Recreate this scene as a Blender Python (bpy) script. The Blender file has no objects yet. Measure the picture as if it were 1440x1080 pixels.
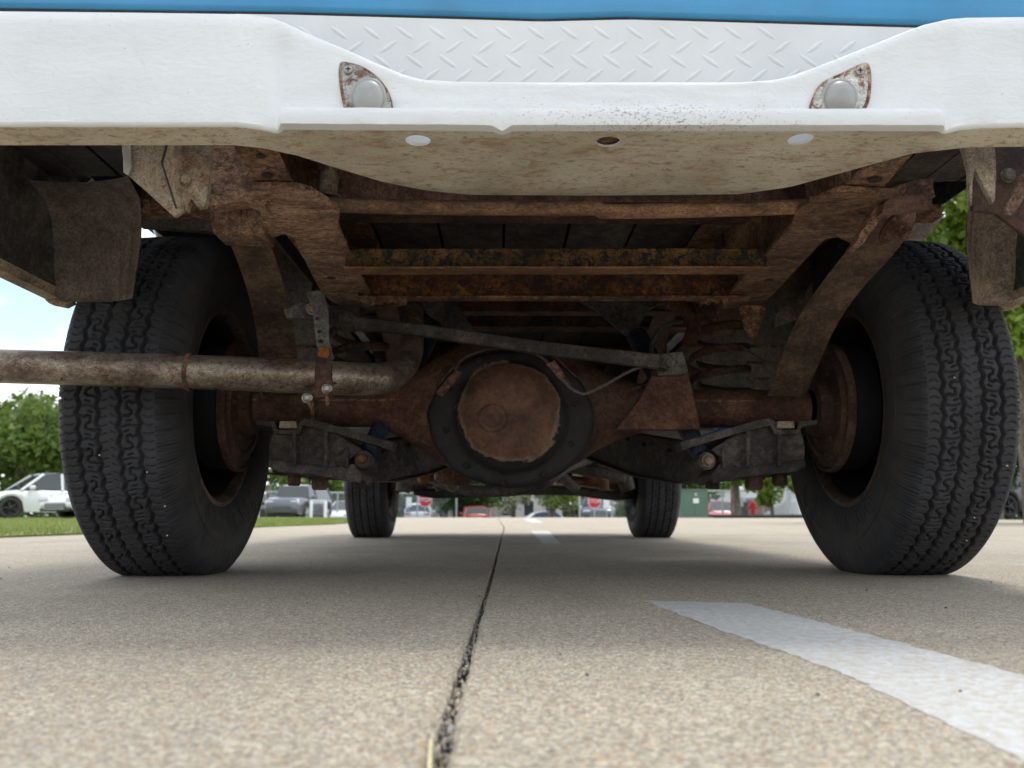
import bpy, bmesh, math, random
import numpy as np
from mathutils import Vector, Matrix, noise
R = math.radians
random.seed(7)
S = bpy.context.scene
COL = S.collection

# ------------------------------------------------------------------ camera
F = 1185.0                      # focal length in pixels of the 1440 wide photograph
CAM = Vector((-0.073, 0.0, 0.126))
YAW = math.atan(18 / F)
PITCH = R(8.8)
fw = Vector((math.sin(YAW) * math.cos(PITCH), math.cos(YAW) * math.cos(PITCH), math.sin(PITCH)))
rt = Vector((math.cos(YAW), -math.sin(YAW), 0))
up = rt.cross(fw)
cd = bpy.data.cameras.new('camera')
cam = bpy.data.objects.new('camera', cd); COL.objects.link(cam)
m = Matrix((rt, up, -fw)).transposed().to_4x4(); m.translation = CAM
cam.matrix_world = m
cd.sensor_width = 36; cd.lens = 36 * F / 1440
cd.clip_start = 0.02; cd.clip_end = 3000
cd.dof.use_dof = True; cd.dof.focus_distance = 1.30; cd.dof.aperture_fstop = 7.2
S.camera = cam

# ------------------------------------------------------------------ light
SUN_EL, SUN_AZ = R(75), R(55)   # azimuth from +Y, negative = towards the left
w = bpy.data.worlds.new("World"); S.world = w; w.use_nodes = True
nt = w.node_tree; N = nt.nodes; L = nt.links; N.clear()
wo = N.new('ShaderNodeOutputWorld'); bg = N.new('ShaderNodeBackground')
sky = N.new('ShaderNodeTexSky'); sky.sky_type = 'NISHITA'; sky.sun_disc = False
sky.sun_elevation = SUN_EL; sky.sun_rotation = SUN_AZ; sky.air_density = 1.2; sky.dust_density = 1.5
tc = N.new('ShaderNodeTexCoord'); mp = N.new('ShaderNodeMapping'); mp.inputs['Scale'].default_value = (1, 1, 2.2)
nz = N.new('ShaderNodeTexNoise'); nz.inputs['Scale'].default_value = 3.4; nz.inputs['Detail'].default_value = 9; nz.inputs['Roughness'].default_value = .55
rp = N.new('ShaderNodeValToRGB'); rp.color_ramp.elements[0].position = .38; rp.color_ramp.elements[1].position = .51
nz2 = N.new('ShaderNodeTexNoise'); nz2.inputs['Scale'].default_value = 6; nz2.inputs['Detail'].default_value = 6
r2 = N.new('ShaderNodeValToRGB')
r2.color_ramp.elements[0].position = .3; r2.color_ramp.elements[0].color = (3.9, 4.4, 4.9, 1)
r2.color_ramp.elements[1].position = .65; r2.color_ramp.elements[1].color = (6.6, 6.6, 6.6, 1)
mx = N.new('ShaderNodeMixRGB')
L.new(tc.outputs['Generated'], mp.inputs['Vector']); L.new(mp.outputs[0], nz.inputs['Vector']); L.new(mp.outputs[0], nz2.inputs['Vector'])
L.new(nz.outputs['Fac'], rp.inputs[0]); L.new(nz2.outputs['Fac'], r2.inputs[0])
L.new(rp.outputs[0], mx.inputs[0]); L.new(sky.outputs[0], mx.inputs[1]); L.new(r2.outputs[0], mx.inputs[2])
L.new(mx.outputs[0], bg.inputs[0]); L.new(bg.outputs[0], wo.inputs[0])
bg.inputs[1].default_value = 0.15
sl = bpy.data.lights.new('sun', 'SUN'); sl.energy = 1.15; sl.angle = R(16); sl.color = (1, .955, .88)
so = bpy.data.objects.new('sun', sl); COL.objects.link(so)
sd = Vector((math.sin(SUN_AZ) * math.cos(SUN_EL), math.cos(SUN_AZ) * math.cos(SUN_EL), math.sin(SUN_EL)))
so.rotation_euler = sd.to_track_quat('Z', 'Y').to_euler(); so.location = sd * 50
S.view_settings.view_transform = 'Standard'; S.view_settings.look = 'None'; S.view_settings.gamma = 1
S.view_settings.use_curve_mapping = False
S.view_settings.exposure = 0.90

# ------------------------------------------------------------------ helpers
def ray(px, py):
    return fw + rt * ((px - 720) / F) + up * ((540 - py) / F)
def P(px, py, d):                 # the point seen at (px,py) at distance d ahead of the lens
    r = ray(px, py); return CAM + r * (d / r.y)
def PZ(px, py, z):                # the point seen at (px,py) at height z
    r = ray(px, py); return CAM + r * ((z - CAM.z) / r.z)
def lerp(a, b, t): return a + (b - a) * t
def interp(x, pts):
    return float(np.interp(x, [p[0] for p in pts], [p[1] for p in pts]))

class MB:
    def __init__(s): s.v = []; s.f = []; s.m = []
    def add(s, vs, fs, mi=0):
        o = len(s.v); s.v += [tuple(v) for v in vs]; s.f += [tuple(o + i for i in f) for f in fs]; s.m += [mi] * len(fs)
    def box(s, c, h, mi=0, rot=None):
        vs = []
        for i in (-1, 1):
            for j in (-1, 1):
                for k in (-1, 1):
                    p = Vector((i * h[0], j * h[1], k * h[2]))
                    if rot: p = rot @ p
                    vs.append(Vector(c) + p)
        s.add(vs, [(0, 1, 3, 2), (4, 6, 7, 5), (0, 4, 5, 1), (2, 3, 7, 6), (0, 2, 6, 4), (1, 5, 7, 3)], mi)
    def prism(s, pts, vec, mi=0):
        n = len(pts); vec = Vector(vec)
        a = [Vector(p) for p in pts]; b = [p + vec for p in a]
        s.add(a + b, [tuple(range(n - 1, -1, -1)), tuple(range(n, 2 * n))] + [(i, (i + 1) % n, n + (i + 1) % n, n + i) for i in range(n)], mi)
    def tube(s, pts, rad, seg=12, mi=0, smooth=True, cap=True, flat=1.0):
        P_ = [Vector(p) for p in pts]; rr = rad if isinstance(rad, (list, tuple)) else [rad] * len(P_)
        if smooth and len(P_) > 2:
            q = []; qr = []
            for i in range(len(P_) - 1):
                p0 = P_[max(i - 1, 0)]; p1 = P_[i]; p2 = P_[i + 1]; p3 = P_[min(i + 2, len(P_) - 1)]
                for k in range(6):
                    t = k / 6
                    q.append(.5 * ((2 * p1) + (p2 - p0) * t + (2 * p0 - 5 * p1 + 4 * p2 - p3) * t * t + (3 * p1 - p0 - 3 * p2 + p3) * t ** 3))
                    qr.append(lerp(rr[i], rr[i + 1], t))
            q.append(P_[-1]); qr.append(rr[-1]); P_ = q; rr = qr
        t0 = (P_[1] - P_[0]).normalized()
        n = t0.orthogonal().normalized()
        if abs(t0.z) < .95: n = (Vector((0, 0, 1)) - t0 * t0.z).normalized()
        vs = []; k = len(P_)
        for i in range(k):
            t = (P_[min(i + 1, k - 1)] - P_[max(i - 1, 0)]).normalized()
            n = (n - t * n.dot(t)).normalized(); b = t.cross(n)
            for j in range(seg):
                a = 2 * math.pi * j / seg
                vs.append(P_[i] + (n * math.cos(a) + b * math.sin(a) * flat) * rr[i])
        fs = [(i * seg + j, i * seg + (j + 1) % seg, (i + 1) * seg + (j + 1) % seg, (i + 1) * seg + j) for i in range(k - 1) for j in range(seg)]
        if cap: fs += [tuple(range(seg - 1, -1, -1)), tuple((k - 1) * seg + j for j in range(seg))]
        s.add(vs, fs, mi)
    def lathe(s, prof, c, ax, seg=32, mi=0, cap=False, ey=1.0, mats=None):
        ax = Vector(ax).normalized(); n = ax.orthogonal().normalized()
        if abs(ax.z) < .9: n = (Vector((0, 0, 1)) - ax * ax.z).normalized()
        b = ax.cross(n); c = Vector(c); vs = []
        for (a, r) in prof:
            for j in range(seg):
                t = 2 * math.pi * j / seg
                vs.append(c + ax * a + (n * math.cos(t) + b * math.sin(t) * ey) * max(r, 1e-4))
        k = len(prof)
        for i in range(k - 1):
            pass
        fs = [(i * seg + j, i * seg + (j + 1) % seg, (i + 1) * seg + (j + 1) % seg, (i + 1) * seg + j) for i in range(k - 1) for j in range(seg)]
        if cap: fs += [tuple(range(seg - 1, -1, -1)), tuple((k - 1) * seg + j for j in range(seg))]
        s.add(vs, fs, mi)
    def ribbon(s, A, B, vec, mi=0):      # strap between two edge lines, thickened along vec
        n = len(A); vec = Vector(vec)
        vs = [Vector(p) for p in A] + [Vector(p) for p in B] + [Vector(p) + vec for p in A] + [Vector(p) + vec for p in B]
        fs = []
        for i in range(n - 1):
            fs += [(i, i + 1, n + i + 1, n + i), (2 * n + i, 3 * n + i, 3 * n + i + 1, 2 * n + i + 1),
                   (i, 2 * n + i, 2 * n + i + 1, i + 1), (n + i, n + i + 1, 3 * n + i + 1, 3 * n + i)]
        fs += [(0, n, 3 * n, 2 * n), (n - 1, 3 * n - 1, 4 * n - 1, 2 * n - 1)]
        s.add(vs, fs, mi)
    def hexbolt(s, c, ax, r, h, mi=0):
        s.lathe([(0, r), (h * .8, r), (h, r * .8), (h, 0)], c, ax, 6, mi, True)
        s.lathe([(-.001, r * 1.25), (h * .15, r * 1.25), (h * .15, r)], c, ax, 16, mi)
    def build(s, name, mats, parent=None, smooth=None, bevel=0, fix=True, loc=None):
        me = bpy.data.meshes.new(name)
        o_ = Vector(loc) if loc else Vector((0, 0, 0))
        me.from_pydata([tuple(Vector(v) - o_) for v in s.v] if loc else s.v, [], s.f)
        if not isinstance(mats, (list, tuple)): mats = [mats]
        for mt in mats: me.materials.append(mt)
        me.polygons.foreach_set('material_index', s.m)
        if fix:
            bm = bmesh.new(); bm.from_mesh(me); bmesh.ops.recalc_face_normals(bm, faces=bm.faces); bm.to_mesh(me); bm.free()
        if smooth is not None:
            me.polygons.foreach_set('use_smooth', [True] * len(me.polygons))
            if smooth < 180:
                me.update()
                bm = bmesh.new(); bm.from_mesh(me)
                for e in bm.edges:
                    if len(e.link_faces) == 2 and e.calc_face_angle(0) > R(smooth): e.smooth = False
                bm.to_mesh(me); bm.free()
        me.update()
        o = bpy.data.objects.new(name, me); COL.objects.link(o)
        if loc: o.location = loc
        if parent is not None: attach(o, parent)
        if bevel:
            b = o.modifiers.new('bevel', 'BEVEL'); b.width = bevel; b.segments = 2; b.limit_method = 'ANGLE'; b.angle_limit = R(38)
        return o

WM = {}
def attach(o, parent):
    o.parent = parent
    o.matrix_parent_inverse = WM.get(parent.name, Matrix.Identity(4)).inverted()
def thing(name, label, cat, loc=(0, 0, 0), rz=0, group=None):
    o = bpy.data.objects.new(name, None); COL.objects.link(o); o.empty_display_size = .2
    o.location = loc; o.rotation_euler = (0, 0, rz); o['label'] = label; o['category'] = cat
    if group: o['group'] = group
    return o
def tag(o, label, cat, group=None, kind=None):
    if label: o['label'] = label
    if cat: o['category'] = cat
    if group: o['group'] = group
    if kind: o['kind'] = kind
    return o
def kids(o): return [c for c in COL.objects if c.parent is o]
def copy_tree(o, parent=None):
    c = o.copy(); COL.objects.link(c)
    if parent is not None: c.parent = parent
    for ch in list(o.children): copy_tree(ch, c)
    return c

# ------------------------------------------------------------------ materials
def newmat(name):
    m = bpy.data.materials.new(name); m.use_nodes = True; nt = m.node_tree
    b = nt.nodes['Principled BSDF']; return m, nt, nt.nodes, nt.links, b
def c4(c): return (c[0], c[1], c[2], 1)
def nzn(N, L, vec, scale, detail=6, rough=.6, dist=0):
    n = N.new('ShaderNodeTexNoise'); n.inputs['Scale'].default_value = scale; n.inputs['Detail'].default_value = detail
    n.inputs['Roughness'].default_value = rough; n.inputs['Distortion'].default_value = dist
    L.new(vec, n.inputs['Vector']); return n.outputs['Fac']
def rampn(N, L, fac, stops):
    r = N.new('ShaderNodeValToRGB'); cr = r.color_ramp
    while len(cr.elements) < len(stops): cr.elements.new(.5)
    for e, (p, c) in zip(cr.elements, stops):
        e.position = p; e.color = c4(c) if isinstance(c, (tuple, list)) else (c, c, c, 1)
    L.new(fac, r.inputs[0]); return r.outputs[0]
def mixn(N, L, fac, a, b, mode='MIX'):
    m = N.new('ShaderNodeMixRGB'); m.blend_type = mode
    for i, x in ((0, fac), (1, a), (2, b)):
        if isinstance(x, (int, float)): m.inputs[i].default_value = x if i == 0 else (x, x, x, 1)
        elif isinstance(x, (tuple, list)): m.inputs[i].default_value = c4(x)
        else: L.new(x, m.inputs[i])
    return m.outputs[0]
def bumpn(N, L, b, h, strength, dist):
    n = N.new('ShaderNodeBump'); n.inputs['Strength'].default_value = strength; n.inputs['Distance'].default_value = dist
    L.new(h, n.inputs['Height']); L.new(n.outputs[0], b.inputs['Normal']); return n
def objco(N, L, scale=(1, 1, 1), which='Object'):
    t = N.new('ShaderNodeTexCoord'); m = N.new('ShaderNodeMapping'); m.inputs['Scale'].default_value = scale
    L.new(t.outputs[which], m.inputs['Vector']); return m.outputs[0]

def mat_rust(name, a, b, c, s=1.0, rough=.68, bump=.6, stretch=(1, 1, 1), metal=0, bias=0, spots=None, sp=.6, flake=0):
    m, nt, N, L, B = newmat(name); v = objco(N, L, stretch)
    n1 = nzn(N, L, v, 14 * s, 8, .62, .3); n2 = nzn(N, L, v, 90 * s, 8, .7, .2); n3 = nzn(N, L, v, 420 * s, 4, .7)
    mm = N.new('ShaderNodeMath'); mm.operation = 'MULTIPLY_ADD'; mm.inputs[1].default_value = .5; L.new(n2, mm.inputs[0])
    h = N.new('ShaderNodeMath'); h.operation = 'MULTIPLY'; h.inputs[1].default_value = .5; L.new(n1, h.inputs[0]); L.new(h.outputs[0], mm.inputs[2])
    col = rampn(N, L, mm.outputs[0], [(.40 + bias, a), (.49 + bias, b), (.585 + bias, c)])
    if spots:
        f = rampn(N, L, nzn(N, L, v, 55 * s, 6, .75, .5), [(sp - .04, 0.0), (sp + .02, 1.0)]); col = mixn(N, L, f, col, spots)
    dk = rampn(N, L, n3, [(.32, .42), (.62, 1.42)]); col = mixn(N, L, 1.0, col, dk, 'MULTIPLY')
    oi_ = N.new('ShaderNodeObjectInfo'); hs = N.new('ShaderNodeHueSaturation'); mr_ = N.new('ShaderNodeMapRange'); mr_.inputs[3].default_value = .72; mr_.inputs[4].default_value = 1.18
    L.new(oi_.outputs['Random'], mr_.inputs[0]); L.new(mr_.outputs[0], hs.inputs['Value']); mr2 = N.new('ShaderNodeMapRange'); mr2.inputs[3].default_value = 1.3; mr2.inputs[4].default_value = 1.08
    L.new(oi_.outputs['Random'], mr2.inputs[0]); L.new(mr2.outputs[0], hs.inputs['Saturation']); L.new(col, hs.inputs['Color']); col = hs.outputs[0]
    n0 = nzn(N, L, v, 4.5 * s, 5, .6, .4); col = mixn(N, L, 1.0, col, rampn(N, L, n0, [(.34, (.62, .60, .62)), (.5, (1, 1, 1)), (.66, (1.35, 1.3, 1.22))]), 'MULTIPLY')
    if flake:
        fl = nzn(N, L, v, 100 * s, 5, .65, 1.0); col = mixn(N, L, 1.0, col, rampn(N, L, fl, [(.38, (.45, .42, .41)), (.48, (1, 1, 1)), (.60, (1.35, 1.28, 1.2))]), 'MULTIPLY')
    L.new(col, B.inputs['Base Color']); B.inputs['Roughness'].default_value = rough; B.inputs['Metallic'].default_value = metal
    B.inputs['Specular IOR Level'].default_value = .5
    ad = N.new('ShaderNodeMath'); ad.operation = 'MULTIPLY_ADD'; ad.inputs[1].default_value = .35; L.new(n3, ad.inputs[0]); L.new(n2, ad.inputs[2])
    bumpn(N, L, B, ad.outputs[0], min(1, bump * 1.25), .008)
    return m
def mat_plain(name, col, rough=.5, metal=0, var=.12, s=20, bump=0, bs=200, spec=.5, coat=0):
    m, nt, N, L, B = newmat(name); v = objco(N, L)
    n = nzn(N, L, v, s, 6, .6)
    c = rampn(N, L, n, [(.3, tuple(x * (1 - var) for x in col)), (.7, tuple(min(1, x * (1 + var)) for x in col))])
    L.new(c, B.inputs['Base Color']); B.inputs['Roughness'].default_value = rough; B.inputs['Metallic'].default_value = metal
    B.inputs['Specular IOR Level'].default_value = spec; B.inputs['Coat Weight'].default_value = coat
    if bump: bumpn(N, L, B, nzn(N, L, v, bs, 5), bump, .003)
    return m

M = {}
M['rust'] = mat_rust('rust', (.06, .034, .024), (.15, .085, .058), (.31, .21, .15), 1, bump=.75, flake=1)
M['rust_crust'] = mat_rust('rust_crust', (.08, .045, .03), (.21, .13, .09), (.38, .26, .185), 1.6, bump=1.0, stretch=(.55, 1.0, 1), flake=1)
M['rust_dark'] = mat_rust('rust_dark', (.038, .022, .016), (.085, .046, .032), (.17, .105, .075), 1, bump=.6)
M['rust_bar'] = mat_rust('rust_bar', (.07, .042, .028), (.155, .092, .055), (.25, .155, .095), .8, bump=.5, stretch=(.6, 1, 1))
M['rust_patch'] = mat_rust('rust_patch', (.09, .05, .03), (.19, .115, .06), (.29, .185, .10), 1.4, bump=.8, spots=(.02, .026, .028), sp=.53)
M['rust_patch2'] = mat_rust('rust_patch2', (.055, .02, .014), (.105, .045, .028), (.26, .14, .07), 1.3, bump=.8, spots=(.018, .022, .024), sp=.56)
M['grime'] = mat_rust('grime', (.024, .021, .020), (.050, .043, .038), (.12, .10, .085), .8, bump=.5)
M['grime_grey'] = mat_rust('grime_grey', (.045, .043, .042), (.095, .088, .082), (.18, .16, .145), .8, bump=.5)
M['undercoat'] = mat_rust('undercoat', (.09, .075, .064), (.165, .135, .112), (.23, .19, .155), .5, bump=.5)
M['pipe'] = mat_rust('pipe', (.095, .065, .048), (.185, .145, .115), (.30, .26, .21), 1.6, rough=.34, bump=.08, stretch=(.7, 1, 1), metal=.55, spots=(.08, .035, .02), sp=.62)
M['blueshock'] = mat_rust('blueshock', (.008, .012, .024), (.014, .022, .05), (.04, .045, .06), 1, rough=.6, bump=.3)
M['orange'] = mat_rust('orange', (.10, .035, .015), (.24, .085, .03), (.34, .14, .05), 3, bump=.4)
M['cream'] = mat_rust('cream', (.11, .08, .055), (.22, .175, .128), (.31, .26, .195), 1, rough=.75, bump=.45, spots=(.2, .09, .045), sp=.62)
M['zinc'] = mat_plain('zinc', (.40, .37, .33), .45, .5, .25, 60)
M['bolt'] = mat_rust('bolt', (.12, .09, .07), (.28, .22, .17), (.42, .36, .30), 3, rough=.6, bump=.3, metal=.2)
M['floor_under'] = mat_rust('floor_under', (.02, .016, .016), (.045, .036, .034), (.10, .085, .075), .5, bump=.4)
M['brass'] = mat_plain('brass', (.35, .27, .14), .5, .5, .3, 80)

# painted white bumper, worn on the lower edge
def mat_white(name, dirt=0.0):
    m, nt, N, L, B = newmat(name); v = objco(N, L)
    n1 = nzn(N, L, v, 7, 6, .6); base = rampn(N, L, n1, [(.3, (.67, .685, .69)), (.7, (.74, .755, .76))])
    # small chips, more of them in the dinged middle just over the step
    sep = N.new('ShaderNodeSeparateXYZ'); L.new(v, sep.inputs[0])
    v2 = objco(N, L, (1, 1, 1.6)); n2 = nzn(N, L, v2, 260, 5, .7, .4)
    mr = N.new('ShaderNodeMapRange'); mr.inputs[1].default_value = .24; mr.inputs[2].default_value = .03; mr.inputs[3].default_value = 0; mr.inputs[4].default_value = .115; 
    ab = N.new('ShaderNodeMath'); ab.operation = 'ABSOLUTE'; sx = N.new('ShaderNodeMath'); sx.operation = 'SUBTRACT'; sx.inputs[1].default_value = .1
    L.new(sep.outputs[0], sx.inputs[0]); L.new(sx.outputs[0], ab.inputs[0]); L.new(ab.outputs[0], mr.inputs[0])
    mz = N.new('ShaderNodeMapRange'); mz.inputs[1].default_value = .604; mz.inputs[2].default_value = .58; mz.inputs[3].default_value = 0; mz.inputs[4].default_value = 1
    L.new(sep.outputs[2], mz.inputs[0])
    mu = N.new('ShaderNodeMath'); mu.operation = 'MULTIPLY'; L.new(mr.outputs[0], mu.inputs[0]); L.new(mz.outputs[0], mu.inputs[1])
    ad = N.new('ShaderNodeMath'); ad.operation = 'ADD'; L.new(n2, ad.inputs[0]); L.new(mu.outputs[0], ad.inputs[1])
    f = rampn(N, L, ad.outputs[0], [(.665, 0.0), (.70, .75)])
    col = mixn(N, L, f, base, (.22, .15, .10))
    n4 = nzn(N, L, v, 55, 3, .5); f4 = rampn(N, L, n4, [(.775, 0.0), (.79, 1.0)]); col = mixn(N, L, f4, col, (.2, .12, .08))
    st = nzn(N, L, objco(N, L, (6, 1, 1)), 8, 5, .6); col = mixn(N, L, rampn(N, L, st, [(.5, 0.0), (.8, .10)]), col, (.62, .57, .48))
    L.new(col, B.inputs['Base Color']); B.inputs['Roughness'].default_value = .32
    a2 = N.new('ShaderNodeMath'); a2.operation = 'MULTIPLY_ADD'; a2.inputs[1].default_value = .6
    L.new(nzn(N, L, objco(N, L, (1, 1, 2)), 60, 6, .62, .6), a2.inputs[0]); L.new(nzn(N, L, v, 11, 3), a2.inputs[2])
    bumpn(N, L, B, a2.outputs[0], .30, .008)
    return m
M['white'] = mat_white('bumper_white_paint')
# dirt covered cream underside
m, nt, N, L, B = newmat('bumper_underside_dirt'); v = objco(N, L); v3 = objco(N, L, (.45, 1, 1))
n1 = nzn(N, L, v, 9, 7, .65); c = rampn(N, L, n1, [(.3, (.38, .33, .235)), (.55, (.54, .49, .38)), (.75, (.62, .58, .48))])
n2 = nzn(N, L, v3, 170, 5, .72, .3); c = mixn(N, L, rampn(N, L, n2, [(.55, 0.0), (.63, .8)]), c, (.22, .16, .11))
n3 = nzn(N, L, v3, 45, 6, .75, .6); c = mixn(N, L, rampn(N, L, n3, [(.52, 0.0), (.66, .8)]), c, (.33, .19, .10))
n4 = nzn(N, L, v, 330, 2, .6); c = mixn(N, L, rampn(N, L, n4, [(.63, 0.0), (.69, .7)]), c, (.17, .12, .085))
L.new(c, B.inputs['Base Color']); B.inputs['Roughness'].default_value = .8; bumpn(N, L, B, n2, .3, .003); M['underside'] = m
M['blue'] = mat_plain('blue_body_paint', (.03, .27, .52), .3, 0, .18, 5, .08, 160, coat=.4)
M['dplate'] = mat_plain('diamond_plate_white', (.71, .72, .72), .34, 0, .05, 12, .1, 90)
# chrome with pitting and rust rim
M['chrome'] = mat_rust('pitted_chrome', (.20, .165, .135), (.38, .365, .34), (.50, .50, .48), 1.5, rough=.4, bump=.2, metal=.4, spots=(.17, .09, .06), sp=.57)
M['lampdome'] = mat_plain('lamp_dome', (.33, .33, .315), .38, .3, .15, 40, .08, 120)
M['rustedge'] = mat_rust('lamp_rust_edge', (.10, .045, .03), (.19, .09, .06), (.40, .33, .27), 4, bump=.4)
# tyre rubber
def mat_tyre(name, lo, hi):
    m, nt, N, L, B = newmat(name); v = objco(N, L)
    n1 = nzn(N, L, v, 9, 6, .65); n2 = nzn(N, L, v, 300, 5, .7)
    c = rampn(N, L, n1, [(.35, lo), (.7, hi)])
    n3 = nzn(N, L, v, 130, 3, .6); c = mixn(N, L, rampn(N, L, n3, [(.68, 0.0), (.75, .5)]), c, (.12, .11, .10))
    sx_ = N.new('ShaderNodeSeparateXYZ'); L.new(v, sx_.inputs[0]); ax_ = N.new('ShaderNodeMath'); ax_.operation = 'ABSOLUTE'; L.new(sx_.outputs[0], ax_.inputs[0])
    dm = rampn(N, L, ax_.outputs[0], [(.094, .12), (.106, .75)]); dn = rampn(N, L, nzn(N, L, v, 22, 6, .7), [(.35, .1), (.7, .8)]); c = mixn(N, L, mixn(N, L, 1.0, dm, dn, 'MULTIPLY'), c, (.085, .072, .06))
    L.new(c, B.inputs['Base Color']); B.inputs['Roughness'].default_value = .72; B.inputs['Specular IOR Level'].default_value = .35
    bumpn(N, L, B, n2, .28, .003); return m
M['tyre'] = mat_tyre('tyre_rubber', (.020, .020, .023), (.043, .044, .050))
M['rim_black'] = mat_plain('rim_black', (.010, .010, .011), .6, 0, .3, 20)
M['rim'] = mat_rust('rim_steel', (.022, .018, .016), (.05, .036, .028), (.11, .075, .055), 1, bump=.4)
M['drum'] = mat_rust('drum_rust', (.04, .023, .018), (.08, .045, .032), (.14, .088, .062), 1.2, bump=.6)

# ------------------------------------------------------------------ ground
Y0, SL = 36.0, .034
def ground_z(y): return 0.0 if y < Y0 else -(min(y, 130) - Y0) * SL
m, nt, N, L, B = newmat('exposed_concrete'); v = objco(N, L)
vo = N.new('ShaderNodeTexVoronoi'); vo.inputs['Scale'].default_value = 620; L.new(v, vo.inputs['Vector'])
vo2 = N.new('ShaderNodeTexVoronoi'); vo2.inputs['Scale'].default_value = 300; L.new(v, vo2.inputs['Vector'])
c = rampn(N, L, nzn(N, L, v, 2.2, 8, .6), [(.3, (.57, .515, .435)), (.7, (.69, .64, .55))])
sp = N.new('ShaderNodeSeparateColor'); L.new(vo.outputs['Color'], sp.inputs[0])
g = rampn(N, L, sp.outputs[0], [(0, (.30, .25, .20)), (.2, (.60, .55, .47)), (.5, (.9, .87, .80)), (.75, (1.1, 1.08, 1.0)), (1, (1.5, 1.5, 1.4))])
g.node.color_ramp.interpolation = 'CONSTANT'
c = mixn(N, L, .8, c, g, 'MULTIPLY')
spx = N.new('ShaderNodeSeparateColor'); L.new(vo2.outputs['Color'], spx.inputs[0]); gx = rampn(N, L, spx.outputs[0], [(0, .72), (.3, .96), (.8, 1.18)]); gx.node.color_ramp.interpolation = 'CONSTANT'; c = mixn(N, L, .8, c, gx, 'MULTIPLY')
sp2 = N.new('ShaderNodeSeparateColor'); L.new(vo2.outputs['Color'], sp2.inputs[0])
c = mixn(N, L, rampn(N, L, sp2.outputs[1], [(.86, 0.0), (.9, .6)]), c, (.50, .33, .17))
c = mixn(N, L, rampn(N, L, sp2.outputs[2], [(.90, 0.0), (.93, .5)]), c, (.15, .13, .12))
c = mixn(N, L, rampn(N, L, nzn(N, L, objco(N, L, (1, .35, 1)), 3.0, 6, .65), [(.48, 0.0), (.70, .42)]), c, (.27, .235, .20))
c = mixn(N, L, rampn(N, L, nzn(N, L, v, 120, 4, .7), [(.35, .35), (.6, 0.0)]), c, (.16, .13, .10))
L.new(c, B.inputs['Base Color']); B.inputs['Roughness'].default_value = .85
hh = N.new('ShaderNodeMath'); hh.operation = 'MULTIPLY_ADD'; hh.inputs[1].default_value = -1.2; L.new(vo.outputs['Distance'], hh.inputs[0]); L.new(nzn(N, L, v, 240, 5, .7), hh.inputs[2])
bumpn(N, L, B, hh.outputs[0], .55, .003); M['concrete'] = m
m, nt, N, L, B = newmat('worn_road_paint'); v = objco(N, L)
f = rampn(N, L, nzn(N, L, v, 95, 8, .78, .4), [(.44, 0.0), (.54, 1.0)])
f2 = rampn(N, L, nzn(N, L, v, 420, 4, .7), [(.38, .15), (.5, 1.0)])
cc = rampn(N, L, nzn(N, L, v, 8, 5), [(.3, (.50, .53, .55)), (.7, (.62, .645, .66))])
f3 = mixn(N, L, 1.0, f, f2, 'MULTIPLY'); f4 = mixn(N, L, .12, f3, (1, 1, 1))
L.new(mixn(N, L, f4, (.46, .41, .34), cc), B.inputs['Base Color']); B.inputs['Roughness'].default_value = .7
bumpn(N, L, B, nzn(N, L, v, 260, 5, .7), .45, .003); M['roadpaint'] = m
M['joint'] = mat_rust('joint_tar', (.008, .007, .007), (.018, .015, .013), (.04, .034, .03), 2, bump=.6)
M['earth'] = mat_plain('earth', (.10, .085, .06), .95, 0, .3, 3)

def _n(): pass
def sheet(name, x0, x1, ys, z_of, mat, nx=2, kind='structure', parent=None):
    b = MB(); vs = []
    for y in ys:
        for i in range(nx): vs.append((lerp(x0, x1, i / (nx - 1)), y, z_of(y)))
    fs = [(j * nx + i, j * nx + i + 1, (j + 1) * nx + i + 1, (j + 1) * nx + i) for j in range(len(ys) - 1) for i in range(nx - 1)]
    b.add(vs, fs); o = b.build(name, mat, parent, fix=False); o['kind'] = kind; return o
ground = sheet('ground', -900, 900, [-60, 0, 25, Y0, 60, 130, 400, 1500], lambda y: ground_z(y) - .10, M['earth'])

# the concrete drive: slabs with open joints between them
drive = bpy.data.objects.new('concrete_drive', None); COL.objects.link(drive); drive['kind'] = 'structure'
jn = [PZ(*p, 0) for p in ((585, 1140), (610, 1080), (632, 1000), (655, 925), (672, 870), (690, 815), (703, 765), (709, 742))]
def jx(y):
    xs = [(p.y, p.x) for p in jn]; xs.sort()
    if y > xs[-1][0]:
        return lerp(xs[-1][1], -.09, min(1, (y - xs[-1][0]) / 15))
    if y < xs[0][0]: return xs[0][1]
    return interp(y, xs)
def wob(y, s): return .0018 * noise.noise(Vector((y * 9, s, 0))) + .0015 * noise.noise(Vector((y * 43, s, 3))) + .0035 * max(0, noise.noise(Vector((y * 21, s, 8))) - .25) * (1 if s > 3 else -1) + .0012 * noise.noise(Vector((y * 160, s, 5)))
def left_edge(y): return interp(y, [(-10, -3.6), (4.6, -2.78), (10.8, -2.15), (17, -2.4), (30, -6), (60, -14)])
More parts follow.
